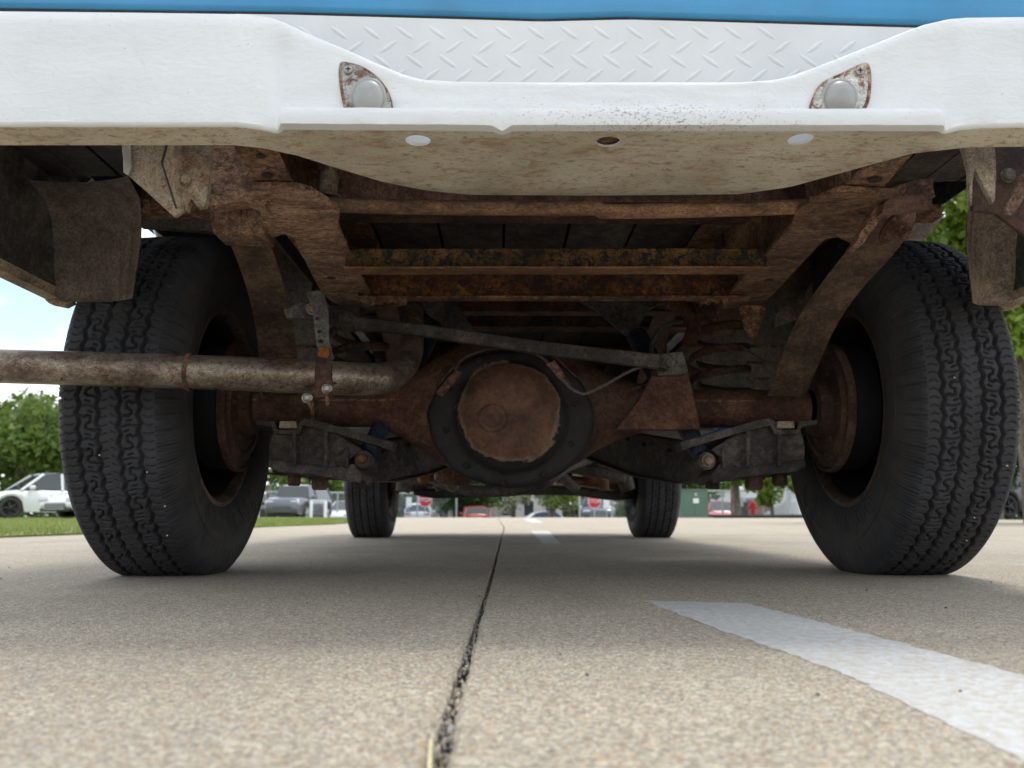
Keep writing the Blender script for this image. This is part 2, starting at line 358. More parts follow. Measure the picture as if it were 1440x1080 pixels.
def slab(x0f, x1f, y0, y1, name='slab'):
    n = max(2, int((y1 - y0) / (.012 if y0 < 3 and y1 > 0 else .25)))
    b = MB(); vs = []; 
    for i in range(n + 1):
        y = lerp(y0, y1, i / n); a = x0f(y); c_ = x1f(y); z = ground_z(y)
        r_ = .004
        vs += [(a, y, z - .05), (a, y, z - r_), (a + r_, y, z), (c_ - r_, y, z), (c_, y, z - r_), (c_, y, z - .05)]
    fs = [(i * 6 + k, i * 6 + k + 1, i * 6 + k + 7, i * 6 + k + 6) for i in range(n) for k in range(5)]
    fs += [(0, 1, 2, 3, 4, 5), tuple(n * 6 + k for k in (5, 4, 3, 2, 1, 0))]
    b.add(vs, fs); o = b.build(name, M['concrete'], None, fix=False); o.parent = drive; o['kind'] = 'structure'; return o
GAP = .0032
cuts = [-6, 2.905, 8.4, 14, 19.5, 25, 31, 42]
LX = lambda y: left_edge(y); JG = lambda y: GAP * interp(y, [(-6, 1.6), (.5, 1.6), (1.0, 1.05), (2.5, .8), (6, 1.2)]); JA = lambda y: jx(y) - JG(y) + wob(y, 1); JB = lambda y: jx(y) + JG(y) + wob(y, 7)
for a, b_ in zip(cuts[:-1], cuts[1:]):
    slab(LX, JA, a + .003, b_ - .003)
cuts = [-6, 7.2, 12.8, 18.5, 24.5, 31, 42]
for a, b_ in zip(cuts[:-1], cuts[1:]):
    slab(JB, lambda y: 3.35, a + .003, b_ - .003)
    slab(lambda y: 3.362, lambda y: 7.0, a + .003, b_ - .003)
    slab(lambda y: 7.012, lambda y: 12.0 + max(0, y - 25) * .4, a + .003, b_ - .003)
o = sheet('joint_bed', -4, 13, [-7, 25, Y0, 42], lambda y: ground_z(y) - .014, M['joint']); o.parent = drive
far = sheet('parking_lot', -70, 70, [42.01, 60, 100, 130], lambda y: ground_z(y) - .03, mat_plain('asphalt', (.10, .098, .095), .9, 0, .2, 4, .3, 90))
# grass verge on the left
m, nt, N, L, B = newmat('grass_ground'); v = objco(N, L)
L.new(rampn(N, L, nzn(N, L, v, 5, 8, .7), [(.3, (.09, .13, .03)), (.6, (.18, .21, .05)), (.75, (.28, .25, .11))]), B.inputs['Base Color']); B.inputs['Roughness'].default_value = .9; M['lawn'] = m
b = MB(); vs = []; ys = list(np.linspace(-6, 42, 60))
for y in ys: vs += [(-60, y, ground_z(y) + .012), (left_edge(y) - .01, y, ground_z(y) + .012), (left_edge(y) - .01, y, ground_z(y) - .1)]
b.add(vs, [(i * 3 + k, i * 3 + k + 1, i * 3 + k + 4, i * 3 + k + 3) for i in range(len(ys) - 1) for k in range(2)])
lawn = b.build('grass_verge', M['lawn'], fix=False); lawn['kind'] = 'structure'
rng = np.random.RandomState(3)
m, nt, N, L, B = newmat('grass_blade'); oi = objco(N, L)
L.new(rampn(N, L, nzn(N, L, oi, 3.5, 4), [(.3, (.14, .20, .03)), (.55, (.26, .31, .06)), (.75, (.42, .38, .14))]), B.inputs['Base Color']); B.inputs['Roughness'].default_value = .6
B.inputs['Transmission Weight'].default_value = 0; M['blade'] = m
def blades(n, xf, y0, y1, h, wd):
    u = rng.rand(n) ; y = y0 + (y1 - y0) * u; x = np.array([xf(a, rng.rand()) for a in y]); z = np.array([ground_z(a) for a in y]) + .01
    ang = rng.rand(n) * 6.28; hh_ = h * (.5 + rng.rand(n) * .8); lx = (rng.rand(n) - .5) * h; ly = (rng.rand(n) - .5) * h
    a = np.stack([x - wd * np.cos(ang), y - wd * np.sin(ang), z], 1); b_ = np.stack([x + wd * np.cos(ang), y + wd * np.sin(ang), z], 1); t = np.stack([x + lx, y + ly, z + hh_], 1)
    return np.concatenate([a, b_, t], 0)
def blade_obj(name, n, *a):
    vs = blades(n, *a); me = bpy.data.meshes.new(name); me.from_pydata(vs.tolist(), [], [(i, n + i, 2 * n + i) for i in range(n)]); me.materials.append(M['blade'])
    o = bpy.data.objects.new(name, me); COL.objects.link(o); return o
g1 = blade_obj('grass', 60000, lambda y, r: left_edge(y) - .005 - r ** 1.6 * 9, 3.4, 24, .04, .003)
tag(g1, 'short green lawn grass with dry tips beside the left edge of the drive', 'grass', kind='stuff')

# painted markings
def paint(name, pts, label):
    b = MB(); q = []
    for i, p in enumerate(pts):
        p2 = pts[(i + 1) % len(pts)]; n = max(1, int((p2 - p).length / .012)); n = min(n, 80)
        for k in range(n):
            c_ = p.lerp(p2, k / n); q.append(Vector((c_.x + .007 * noise.noise(Vector((c_.x * 60, c_.y * 60, 2))), c_.y + .007 * noise.noise(Vector((c_.x * 60, c_.y * 60, 9))), .0012)))
    b.prism([Vector((a.x, a.y, .0002)) for a in q], (0, 0, .0004)); o = b.build(name, M['roadpaint']); o.parent = drive; o['kind'] = 'structure'; o['label'] = label; return o
paint('lane_dash', [PZ(905, 845, 0), PZ(1052, 849, 0), PZ(1440, 950, 0), PZ(1800, 1062, 0), PZ(1900, 1300, 0), PZ(1440, 1070, 0), PZ(1180, 945, 0), PZ(1010, 885, 0)], 'near worn white dash')
def dash(a, b_, x0, x1): return [Vector((x0, a, 0)), Vector((x1, a, 0)), Vector((x1 - .02, b_, 0)), Vector((x0 - .02, b_, 0))]
paint('lane_dash', [PZ(764, 765, 0), PZ(789, 765, 0), PZ(772, 747, 0), PZ(747, 747, 0)], 'second white dash, under the axle')
paint('lane_dash', [PZ(748, 735, 0), PZ(764, 735, 0), PZ(752, 729.5, 0), PZ(735, 729.5, 0)], 'third white dash, beyond the front wheels')
# loose grit on the slabs
b = MB(); random.seed(31)
for i in range(420):
    y = .5 + random.random() ** 1.3 * 6; x = (random.random() - .5) * (1.6 + y * .9); r_ = .0005 + random.random() ** 3 * .0018; vs = []
    for (dx, dy, dz) in ((1, 0, 0), (0, 1, 0), (-1, 0, 0), (0, -1, 0), (0, 0, 1), (0, 0, -1)):
        q = r_ * (.6 + random.random() * .7); vs.append((x + dx * q, y + dy * q, .001 + dz * q * .7))
    b.add(vs, [(0, 1, 4), (1, 2, 4), (2, 3, 4), (3, 0, 4), (1, 0, 5), (2, 1, 5), (3, 2, 5), (0, 3, 5)], random.choice((0, 1, 1)))
o = b.build('loose_grit', [mat_plain('grit_pale', (.5, .46, .4), .8, 0, .2), mat_plain('grit_dark', (.12, .10, .08), .8, 0, .3)], smooth=180)
tag(o, 'tiny loose stones and crumbs scattered over the concrete drive', 'grit', kind='stuff')
# grit lying in the joint
b = MB(); random.seed(11)
for i in range(900):
    y = .35 + random.random() ** 2.6 * 2.0; x = jx(y) + (random.random() - .5) * .011; r_ = .0006 + random.random() ** 2 * .0026
    vs = []; 
    for (dx, dy, dz) in ((1, 0, 0), (0, 1, 0), (-1, 0, 0), (0, -1, 0), (0, 0, 1), (0, 0, -1)):
        q = r_ * (.7 + random.random() * .6); vs.append((x + dx * q, y + dy * q, -.0115 + random.random() * .006 + dz * q))
    b.add(vs, [(0, 1, 4), (1, 2, 4), (2, 3, 4), (3, 0, 4), (1, 0, 5), (2, 1, 5), (3, 2, 5), (0, 3, 5)], random.choice((0, 0, 0, 1)))
o = b.build('joint_grit', [M['concrete'], mat_plain('grit_grey', (.3, .3, .3), .8, 0, .3), M['joint']], smooth=180)
tag(o, 'small grey grit stones lying in the open joint of the drive', 'grit', kind='stuff')
b = MB(); e = PZ(606, 1040, -.002)
b.tube([e, e.lerp(PZ(604, 1078, .0), .5) + Vector((0, 0, .003)), PZ(603, 1110, .004), PZ(600, 1180, .002)], [.0010, .0019, .0021, .0015], 6, flat=.5)
tag(b.build('straw', mat_plain('straw', (.80, .72, .42), .7, 0, .15), smooth=180), 'pale yellow dry straw lying in the joint nearest the camera', 'straw')

# ------------------------------------------------------------------ the pickup
truck = thing('pickup_truck', 'old blue pickup truck with white rear bumper and rusty underbody standing on the concrete drive', 'pickup truck', (0, 3.3, 0))
WM[truck.name] = Matrix.Translation((0, 3.3, 0))
def part(b, name, mat, smooth=None, bevel=.0012, parent=truck, label=None):
    o = b.build(name, mat, parent, smooth, bevel)
    if label: o['label'] = label
    return o
def rough(pts, amp=.002, step=.012, seed=0, z=False):
    q = []
    for i, p in enumerate(pts):
        p2 = pts[(i + 1) % len(pts)]; n = max(1, min(40, int((p2 - p).length / step)))
        for k in range(n):
            c_ = p.lerp(p2, k / n)
            if k: c_ = c_ + Vector((amp * noise.noise(c_ * 70 + Vector((seed, 0, 0))), amp * noise.noise(c_ * 70 + Vector((0, seed + 5, 0))), amp * noise.noise(c_ * 70 + Vector((0, 9, seed))) if z else 0))
            q.append(c_)
    return q
def pl(pts, d): return [P(x, y, d) for x, y in pts]
def plz(pts, z): return [PZ(x, y, z) for x, y in pts]

# --- bumper
DB = .90
Tt = [(-330, 16), (0, 17), (200, 19), (345, 21), (380, 26), (400, 33), (433, 49), (467, 63), (500, 77), (533, 92), (567, 106), (592, 113), (640, 116), (700, 117), (1040, 117), (1087, 114), (1110, 109), (1133, 101), (1167, 88), (1200, 75), (1233, 62), (1267, 48), (1300, 36), (1335, 28), (1360, 26), (1440, 25), (1780, 24)]
Bt = [(-330, 174), (0, 175), (330, 175), (365, 179), (390, 184), (402, 182), (690, 184), (703, 188), (716, 184), (1318, 184), (1330, 185), (1350, 180), (1380, 177), (1440, 176), (1780, 175)]
Ut = [(-330, 205), (0, 203), (330, 203), (370, 207), (420, 218), (470, 234), (540, 255), (600, 267), (660, 273), (850, 274), (1040, 272), (1110, 262), (1190, 240), (1280, 215), (1360, 206), (1440, 205), (1780, 205)]
ZB = P(700, 185, DB).z
xs = list(np.concatenate([np.arange(-330, 330, 30), np.arange(330, 440, 5), np.arange(440, 1300, 14), np.arange(1300, 1400, 5), np.arange(1400, 1790, 30)]))
rows = None; vs = []; ncol = len(xs)
for x in xs:
    lip = max(0, min(1, (x - 392) / 8)) * max(0, min(1, (1326 - x) / 8))
    wav = .0012 * noise.noise(Vector((x * .03, 0, 0))) + .0008 * noise.noise(Vector((x * .12, 4, 0)))
    ding = .006 * math.exp(-((x - 703) / 7) ** 2)
    yT, yB, yU = interp(x, Tt), interp(x, Bt), interp(x, Ut)
    dd = DB + .004 * noise.noise(Vector((x * .008, 2, 0)))
    crease = .006 * math.exp(-((x - 392) / 14) ** 2) + .005 * math.exp(-((x - 1330) / 20) ** 2)
    t = P(x, yT, dd); bt = P(x, yB, dd); cen = max(0, min(1, (x - 420) / 160)) * max(0, min(1, (1300 - x) / 160))
    col = []
    col.append(t + Vector((0, .028 - .016 * cen, -.004))); col.append(t + Vector((0, .006, .0003))); col.append(t + Vector((0, .0012, 0)))
    col.append(t + Vector((0, 0, -.0012)))
    lipz = bt.z + .0155 * lip + .0045
    for k in range(1, 8):
        q = t.lerp(Vector((bt.x, bt.y, lipz)), k / 8); q.y += crease * math.sin(math.pi * k / 8) * (1 if k > 1 else .5) + .0022 * noise.noise(Vector((x * .012, k * .5, 1))); col.append(q)
    col.append(Vector((t.x * 0 + bt.x, dd + .0, lipz + .0006)))
    col.append(Vector((bt.x, dd - .0145 * lip + ding * .5 + wav, lipz - .002)))
    col.append(Vector((bt.x, dd - .016 * lip - .0005 + ding + wav, lerp(lipz, bt.z, .5))))
    col.append(Vector((bt.x, dd - .014 * lip + ding + wav, bt.z + .001 - ding * .4)))
    col.append(Vector((bt.x, dd - .006 * lip + .003 + wav, bt.z - .0005 - ding * .4)))
    u = PZ(x, yU, ZB + .001)
    u.x = lerp(bt.x, u.x, 1)
    for k in range(1, 7):
        q = Vector((bt.x, dd + .004, bt.z)).lerp(u, k / 7); q.z += .001 * noise.noise(Vector((x * .02, k * .6, 5))); col.append(q)
    col.append(u + Vector((0, -.001, 0))); col.append(u + Vector((0, .001, .003))); col.append(u + Vector((0, .001, .02)))
    rows = len(col); vs += col
b = MB(); fs = []
for i in range(ncol - 1):
    for k in range(rows - 1): fs.append((i * rows + k, (i + 1) * rows + k, (i + 1) * rows + k + 1, i * rows + k + 1))
b.add(vs, fs)
NU = rows - 10
b.m = [1 if (k >= NU) else 0 for i in range(ncol - 1) for k in range(rows - 1)]
bump = b.build('rear_bumper', [M['white'], M['underside']], None, smooth=60, fix=True)
sol = bump.modifiers.new('solid', 'SOLIDIFY'); sol.thickness = .0028; sol.offset = 0
cutters = []
for (hx, hy, hr) in ((588, 197.5, .0145), (1126, 197.5, .0145), (855, 199.5, .0140)):
    c_ = PZ(hx, hy, ZB); cb = MB(); cb.lathe([(-.02, hr), (.02, hr)], c_, (0, 0, 1), 28, 0, True); co = cb.build('cutter', M['white']); cutters.append(co)
    bo = bump.modifiers.new('hole', 'BOOLEAN'); bo.object = co; bo.operation = 'DIFFERENCE'; bo.solver = 'EXACT'
bpy.context.view_layer.update()
me = bpy.data.meshes.new_from_object(bump.evaluated_get(bpy.context.evaluated_depsgraph_get()))
bump.modifiers.clear(); bump.data = me
for c_ in cutters: bpy.data.objects.remove(c_)
attach(bump, truck)
for hx_, hy_ in ((862, 197),):
    b = MB(); hc = PZ(hx_, hy_, ZB + .006); b.prism(rough([hc + Vector((.020 * math.cos(a_), .004 + .014 * math.sin(a_), 0)) for a_ in np.linspace(0, 6.0, 12)], .004, .006), (0, .001, .003)); part(b, 'rusty_hole_backing', M['rust'], bevel=0)
# --- diamond plate step
DP = .985
b = MB()
TP = [(-300, 11), (0, 15), (400, 20.5), (700, 28.5), (760, 30.5), (880, 27.5), (960, 29.5), (1300, 39.5), (1700, 44)]
top = [P(x, interp(x, TP), DP) for x in range(330, 1351, 20)]; bot = [P(x, 122, DP) + Vector((0, 0, -.085 * max(0, min(1, (x - 470) / 60, (1240 - x) / 60)))) for x in range(330, 1351, 20)]
b.ribbon(top, bot, (0, .004, 0))
random.seed(5)
def loz(c_, ang, ln=.0150, wd=.0036, h=.0010):
    ax = Vector((math.cos(ang), 0, math.sin(ang))); bx = Vector((-math.sin(ang), 0, math.cos(ang))); vs = []
    ring = [(-1, 0), (-.6, .72), (0, 1), (.6, .72), (1, 0), (.6, -.72), (0, -1), (-.6, -.72)]
    for (a, q) in ring: vs.append(c_ + ax * a * ln + bx * q * wd)
    for (a, q) in ring: vs.append(c_ + ax * a * ln * .72 + bx * q * wd * .45 + Vector((0, -h, 0)))
    b.add(vs, [(i, (i + 1) % 8, 8 + (i + 1) % 8, 8 + i) for i in range(8)] + [tuple(range(8, 16))])
for r_ in range(-1, 5):
    for c_ in range(-2, 24):
        y = 46 + r_ * 20.0; x = 384 + c_ * 46.2 + (r_ % 2) * 23 + (14 if r_ > 1 else 0)
        if y < interp(x, TP) + 12 or x < 345 or x > 1335 or y > 120: continue
        loz(P(x, y, DP), R(-38 if r_ % 2 == 0 else 38))
part(b, 'diamond_plate', M['dplate'], smooth=50, bevel=0)
b = MB(); b.ribbon([P(x, interp(x, TP) - 3.5, 1.0) for x in range(-100, 1561, 20)], [P(x, interp(x, TP) + 3, 1.0) for x in range(-100, 1561, 20)], (0, .003, 0)); part(b, 'gap_shade_strip', M['joint'], bevel=0)  # dark strip added as the shade in the gap between tailgate and plate
# --- tailgate and bed
b = MB()
TB = [(-300, 11), (0, 15), (400, 20.5), (700, 28.5), (760, 30.5), (880, 27.5), (960, 29.5), (1300, 39.5), (1700, 44)]
A = []; n = 120
prof = [(0.030, .006), (.012, .000), (.003, .004), (0, .014), (-.001, .03), (0, .10), (-.006, .12), (-.006, .40), (0, .42), (0, .60), (.04, .60)]
vs = []
for i in range(n + 1):
    x = lerp(-200, 1690, i / n); q = P(x, interp(x, TB), 1.005)
    for (dy, dz) in prof: vs.append((q.x, q.y + dy, q.z + dz))
k = len(prof); b.add(vs, [(i * k + j, (i + 1) * k + j, (i + 1) * k + j + 1, i * k + j + 1) for i in range(n) for j in range(k - 1)])
part(b, 'tailgate', M['blue'], smooth=60, bevel=0)
def bedside(sx):
    # outer skin with wheel opening, returned lip and inner skin; sx = -1 left, 1 right
    b = MB(); X = .930 * sx; zb = .528; zt = 1.32; y0, y1 = 1.02, 3.16; ya, ra = 1.90, .36
    ys = [y0] + list(np.linspace(y0, ya - ra, 8))[1:] + [ya - ra * math.cos(a) for a in np.linspace(0, math.pi, 26)][1:] + list(np.linspace(ya + ra, y1, 8))[1:]
    def low(y):
        if abs(y - ya) < ra: return zb + .36 * math.sqrt(max(0, 1 - ((y - ya) / ra) ** 2))
        return zb
    k = 0; vs = []
    for y in ys:
        lo = low(y); X = sx * (.930 + .03 * min(1, (lo - zb) / .2))
        vs += [(X - sx * .045, y, lo + .010), (X - sx * .036, y, lo - .004), (X - sx * .012, y, lo - .006), (X - sx * .0, y, lo + .008), (X + sx * .012, y, lo + .1), (X + sx * .03, y, .86), (X + sx * .03, y, 1.0), (X, y, 1.2), (X - sx * .01, y, zt), (X - sx * .06, y, zt), (X - sx * .06, y, .80), (X - sx * .045, y, lo + .03), (X - sx * .045, y, lo + .010)]
    k = 13; b.add(vs, [(i * k + j, (i + 1) * k + j, (i + 1) * k + j + 1, i * k + j + 1) for i in range(len(ys) - 1) for j in range(k - 1)])
    b.m = [(2 if j in (0, 1) else 1 if j >= 9 else 0) for i in range(len(ys) - 1) for j in range(k - 1)]
    return part(b, 'bed_side', [M['blue'], M['grime'], M['cream']], smooth=50, bevel=0)
bedside(-1); bedside(1)
for sx in (-1, 1):
    b = MB()                       # sheet behind the tyre, hanging from the floor
    arc = [(1.36, .690), (1.42, .675), (1.445, .65), (1.46, .61), (1.465, .57), (1.47, .535), (1.475, .508)]
    pa = [Vector((((-.70 - .005 * i) if sx < 0 else (.762 + .004 * i)), y, z)) for i, (y, z) in enumerate(arc)]
    pb = [Vector((sx * (.925 - .0065 * i), y + .055 * (i / 6) ** 2, z + (.008 if i > 5 else 0))) for i, (y, z) in enumerate(arc)]
    pc = [a.lerp(c_, .5) + Vector((0, .03, .004 if i > 5 else 0)) for i, (a, c_) in enumerate(zip(pa, pb))]
    cols_ = []
    for k_ in range(9):
        t_ = k_ / 8; cols_.append([a.lerp(c_, t_) + Vector((0, .03 * 4 * t_ * (1 - t_), .004 * 4 * t_ * (1 - t_) if i > 5 else 0)) for i, (a, c_) in enumerate(zip(pa, pb))])
    for k_ in range(8): b.ribbon(cols_[k_], cols_[k_ + 1], (0, .003, 0))
    part(b, 'splash_panel', M['undercoat'], smooth=60, bevel=0)
    b = MB(); b.box((sx * .725, 1.95, .905), (.185, .52, .004)); b.box((sx * .725, 1.432, .82), (.185, .004, .085)); b.box((sx * .545, 2.05, .80), (.004, .41, .105)); b.box((sx * .72, 2.47, .66), (.19, .004, .25))
    part(b, 'wheelhouse', M['undercoat'])
    b = MB(); c0 = Vector((sx * .895, 1.545, .520)); b.prism(rough([c0 + Vector((sx * dx, 0, dz)) for dx, dz in ((.03, .006), (.0, .014), (-.02, .012), (-.022, -.002), (-.008, -.010), (.02, -.004))], .003, .006), (0, .02, 0)); part(b, 'lip_end', M['cream'])
    b = MB(); b.box((sx * .56, 1.47, .672), (.17, .018, .012)); b.box((sx * .56, 1.485, .70), (.17, .004, .02)); part(b, 'bed_outrigger', M['rust'])
# the small rusty bumps and floor planks
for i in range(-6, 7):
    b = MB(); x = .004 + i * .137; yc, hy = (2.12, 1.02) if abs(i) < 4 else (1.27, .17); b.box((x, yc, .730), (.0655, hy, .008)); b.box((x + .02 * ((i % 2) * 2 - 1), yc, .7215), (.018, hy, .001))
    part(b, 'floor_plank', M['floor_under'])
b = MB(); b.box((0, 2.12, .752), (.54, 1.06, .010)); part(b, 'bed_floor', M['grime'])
for sx in (-1, 1):
    b = MB(); b.box((sx * .72, 1.25, .752), (.178, .20, .010)); part(b, 'bed_floor', M['grime'])
    b = MB(); b.box((sx * .72, 2.85, .70), (.178, .32, .010)); part(b, 'bed_floor', M['grime'])
for y in (1.52, 2.02, 2.5, 2.95):
    b = MB(); b.box((0, y, .700), (.52, .030, .016)); b.box((0, y, .682), (.52, .038, .002)); part(b, 'cross_sill', M['rust_dark'])

# --- licence lamps
def lamp(outline, lc, lr, screw, d):
    cen = P(*lc, d)
    b = MB(); q = pl(outline, d - .004); 
    # smooth the outline
    sm = []
    for i in range(len(q)):
        p0, p1, p2, p3 = q[i - 1], q[i], q[(i + 1) % len(q)], q[(i + 2) % len(q)]
        for k in range(4):
            t = k / 4; sm.append(.5 * ((2 * p1) + (p2 - p0) * t + (2 * p0 - 5 * p1 + 4 * p2 - p3) * t * t + (3 * p1 - p0 - 3 * p2 + p3) * t ** 3))
    ctr = sum(sm, Vector()) / len(sm); n = len(sm); vs = []
    for (s_, dy) in ((1.0, .006), (1.0, -.001), (.95, -.0035), (.86, -.0022), (.5, -.003)):
        vs += [ctr + (p - ctr) * s_ + Vector((0, dy, 0)) for p in sm]
    fs = [(r_ * n + i, r_ * n + (i + 1) % n, (r_ + 1) * n + (i + 1) % n, (r_ + 1) * n + i) for r_ in range(4) for i in range(n)] + [tuple(4 * n + i for i in range(n))]
    b.add(vs, fs); b.m = [1] * (2 * n) + ([1 if (k_ / n) % 1 > .55 or noise.noise(Vector((k_ * .3, 0, lc[0]))) > .1 else 0 for k_ in range(n)]) + [0] * (n + 1)
    o = part(b, 'license_lamp', [M['chrome'], M['rustedge']], smooth=50, bevel=0)
    b = MB(); c_ = cen + Vector((0, -.006, 0)); pr = [(-.0, lr * 1.16), (.0012, lr * 1.10), (.0012, lr * 1.0)]; 
    for k in range(1, 8): a = k / 7 * math.pi / 2; pr.append((.0012 + .0095 * math.sin(a), lr * math.cos(a)))
    b.lathe(pr, c_, (0, -1, -.12), 36, 0, True, ey=.86)
    part(b, 'lens', M['lampdome'], smooth=60, bevel=0, parent=o)
    b = MB(); s_ = P(*screw, d - .009); b.lathe([(0, .0048), (.0012, .0045), (.002, .0025), (.002, 0)], s_, (0, -1, 0), 16, 0, True)
    b.box(s_ + Vector((0, -.0021, 0)), (.0030, .0004, .0006), 1); b.box(s_ + Vector((0, -.0021, 0)), (.0006, .0004, .0030), 1)
    part(b, 'screw', [M['zinc'], M['joint']], smooth=40, bevel=0, parent=o)
lamp([(478, 90), (490, 88), (512, 95), (533, 110), (548, 132), (553, 156), (551, 166), (538, 169), (510, 169), (490, 168), (483, 150), (477, 115)], (519, 143), .0215, (490, 98), DB + .002)
lamp([(1222, 92), (1211, 90), (1185, 102), (1155, 117), (1142, 138), (1137, 158), (1139, 166), (1152, 169), (1190, 169), (1207, 166), (1221, 146), (1225, 115)], (1178, 144), .0215, (1209, 100), DB + .002)

# --- bumper brackets
b = MB(); b.prism(rough(pl([(172, 196), (236, 196), (230, 228), (258, 297), (245, 305), (173, 240)], 1.00), .001), (0, .007, 0))
part(b, 'bumper_bracket', M['cream'])
b = MB(); b.prism(rough(pl([(171, 196), (181, 196), (184, 236), (180, 246), (173, 242)], .992), .001), (0, .006, 0)); part(b, 'bracket_edge', M['zinc'])
b = MB(); b.prism(rough(pl([(252, 200), (295, 200), (293, 262), (288, 290), (278, 291), (268, 279), (262, 297), (255, 275), (252, 232)], .985), .0015), (0, .010, 0)); b.prism([P(252, 200, .983), P(254, 232, .983), P(262, 297, .988), P(250, 292, .975), P(227, 228, .955), P(234, 200, .955)], (.002, .006, 0))
b.hexbolt(P(263, 255, .985), (0, -1, 0), .0065, .008); part(b, 'bumper_bracket', M['cream'])
b = MB(); b.ribbon([P(x, y, .948) for x, y in ((234, 198), (226, 228), (246, 292))], [P(x, y, .948) for x, y in ((235.5, 198), (227.8, 228), (248, 292))], (0, .004, 0)); part(b, 'bracket_edge_shade', M['joint'], bevel=0)  # thin dark strip standing in for the shaded thickness of the bracket edge
b = MB(); b.prism(rough(pl([(1350, 198), (1398, 198), (1401, 232), (1400, 278), (1397, 286), (1388, 270), (1378, 251), (1371, 238), (1368, 256), (1367, 288), (1365, 290), (1363, 240), (1356, 212)], .99), .0015), (0, .008, 0)); part(b, 'bumper_bracket', M['cream'])
b = MB(); b.prism(rough(pl([(1385, 198), (1520, 198), (1520, 380), (1440, 330), (1400, 300), (1368, 296), (1362, 215)], 1.05), .001), (0, .006, 0)); part(b, 'bracket_plate', M['rust_dark'])
b = MB(); b.prism(pl([(1440, 240), (1476, 190), (1495, 196), (1424, 304), (1410, 301)], 1.00), (0, .005, 0)); part(b, 'brace', M['rust'])
b = MB(); b.hexbolt(P(1417, 247, 1.05), (0, -1, 0), .008, .008); part(b, 'bolt', M['grime_grey'], bevel=0)

# --- frame rails: bottom flange with rust scale, web and top flange
ZR = .558
def rail(out, near, holes, side, crust):
    b = MB(); q = rough(plz(out, ZR), .0016, .012, 1, True); b.prism(q, (0, 0, .008))
    o = part(b, 'frame_rail', M['rust_crust'], bevel=.002)
    b = MB(); q = rough(plz(near, ZR + .010), .001); b.prism(q, (0, 0, .006)); part(b, 'rail_end_plate', M['rust'], bevel=.001)
    for (hx, hy, hr, z) in holes:
        b = MB(); b.lathe([(0, hr), (.0012, hr), (.0012, 0)], PZ(hx, hy, z) + Vector((0, 0, -.0004)), (0, 0, -1), 18, 0, True); part(b, 'bolt_hole', M['joint'], bevel=0, parent=o)
    b = MB(); X = side * .405; b.box((X, 1.45, .635), (.004, .36, .075)); b.box((X - side * .03, 1.45, .712), (.034, .36, .004)); part(b, 'rail_web', M['rust'])
    b = MB(); zz = [(1.70, .56, .71), (1.85, .66, .76), (2.05, .68, .78), (2.25, .64, .76), (2.6, .47, .60), (3.2, .42, .56), (5.3, .42, .55)]
    A = [Vector((side * .40, y, a)) for y, a, c_ in zz]; B_ = [Vector((side * .40, y, c_)) for y, a, c_ in zz]; b.ribbon(A, B_, (-side * .006, 0, 0))
    b.ribbon([p for p in A], [p - Vector((side * .06, 0, 0)) for p in A], (0, 0, .006)); part(b, 'rail_kickup', M['rust_dark'])
rail([(341, 262), (415, 263), (440, 270), (470, 290), (478, 296), (476, 318), (483, 335), (505, 385), (527, 424), (518, 433), (490, 432), (472, 428), (455, 415), (443, 396), (411, 334), (400, 330), (386, 334), (379, 341), (374, 338), (366, 300)],
     [(325, 200), (382, 200), (414, 264), (362, 262)], [(367, 219, .006, ZR + .009), (376, 246, .0075, ZR + .009), (466, 390, .0085, ZR)], -1, 1)
rail([(1262, 272), (1185, 268), (1160, 276), (1140, 283), (1118, 300), (1113, 318), (1095, 338), (1040, 396), (1016, 425), (1020, 434), (1045, 434), (1073, 427), (1092, 410), (1120, 380), (1160, 337), (1178, 334), (1195, 343), (1204, 340), (1216, 318)],
     [(1290, 210), (1225, 232), (1172, 272), (1236, 271)], [(1230, 252, .009, ZR + .009), (1082, 393, .0085, ZR)], 1, 1)
b = MB(); b.prism(rough(pl([(288, 205), (330, 205), (362, 262), (374, 270), (374, 292), (346, 282), (292, 290)], 1.12), .003), (0, .03, 0)); part(b, 'gusset', M['rust_crust'])
b = MB(); b.prism(rough(pl([(1240, 268), (1290, 252), (1313, 250), (1316, 276), (1300, 282), (1256, 282), (1212, 345), (1200, 345), (1218, 316)], 1.14), .003), (0, .03, 0)); part(b, 'gusset', M['rust'])
b = MB(); b.prism(rough(pl([(1256, 276), (1312, 272), (1310, 292), (1262, 296), (1240, 300), (1244, 284)], 1.11), .002), (0, .02, 0)); part(b, 'gusset', M['rust_dark'])
b = MB(); b.prism(pl([(290, 285), (352, 275), (372, 300), (372, 330), (300, 328)], 1.24), (0, .06, 0)); part(b, 'spring_hanger', M['rust'])
b = MB(); b.prism(pl([(196, 292), (296, 292), (306, 326), (196, 318)], 1.62), (0, .02, 0)); part(b, 'inner_fender_flange', M['undercoat'])
b = MB(); b.prism(pl([(1282, 300), (1312, 300), (1330, 300), (1302, 335), (1270, 335)], 1.86), (0, .02, 0)); part(b, 'inner_fender_flange', M['undercoat'])

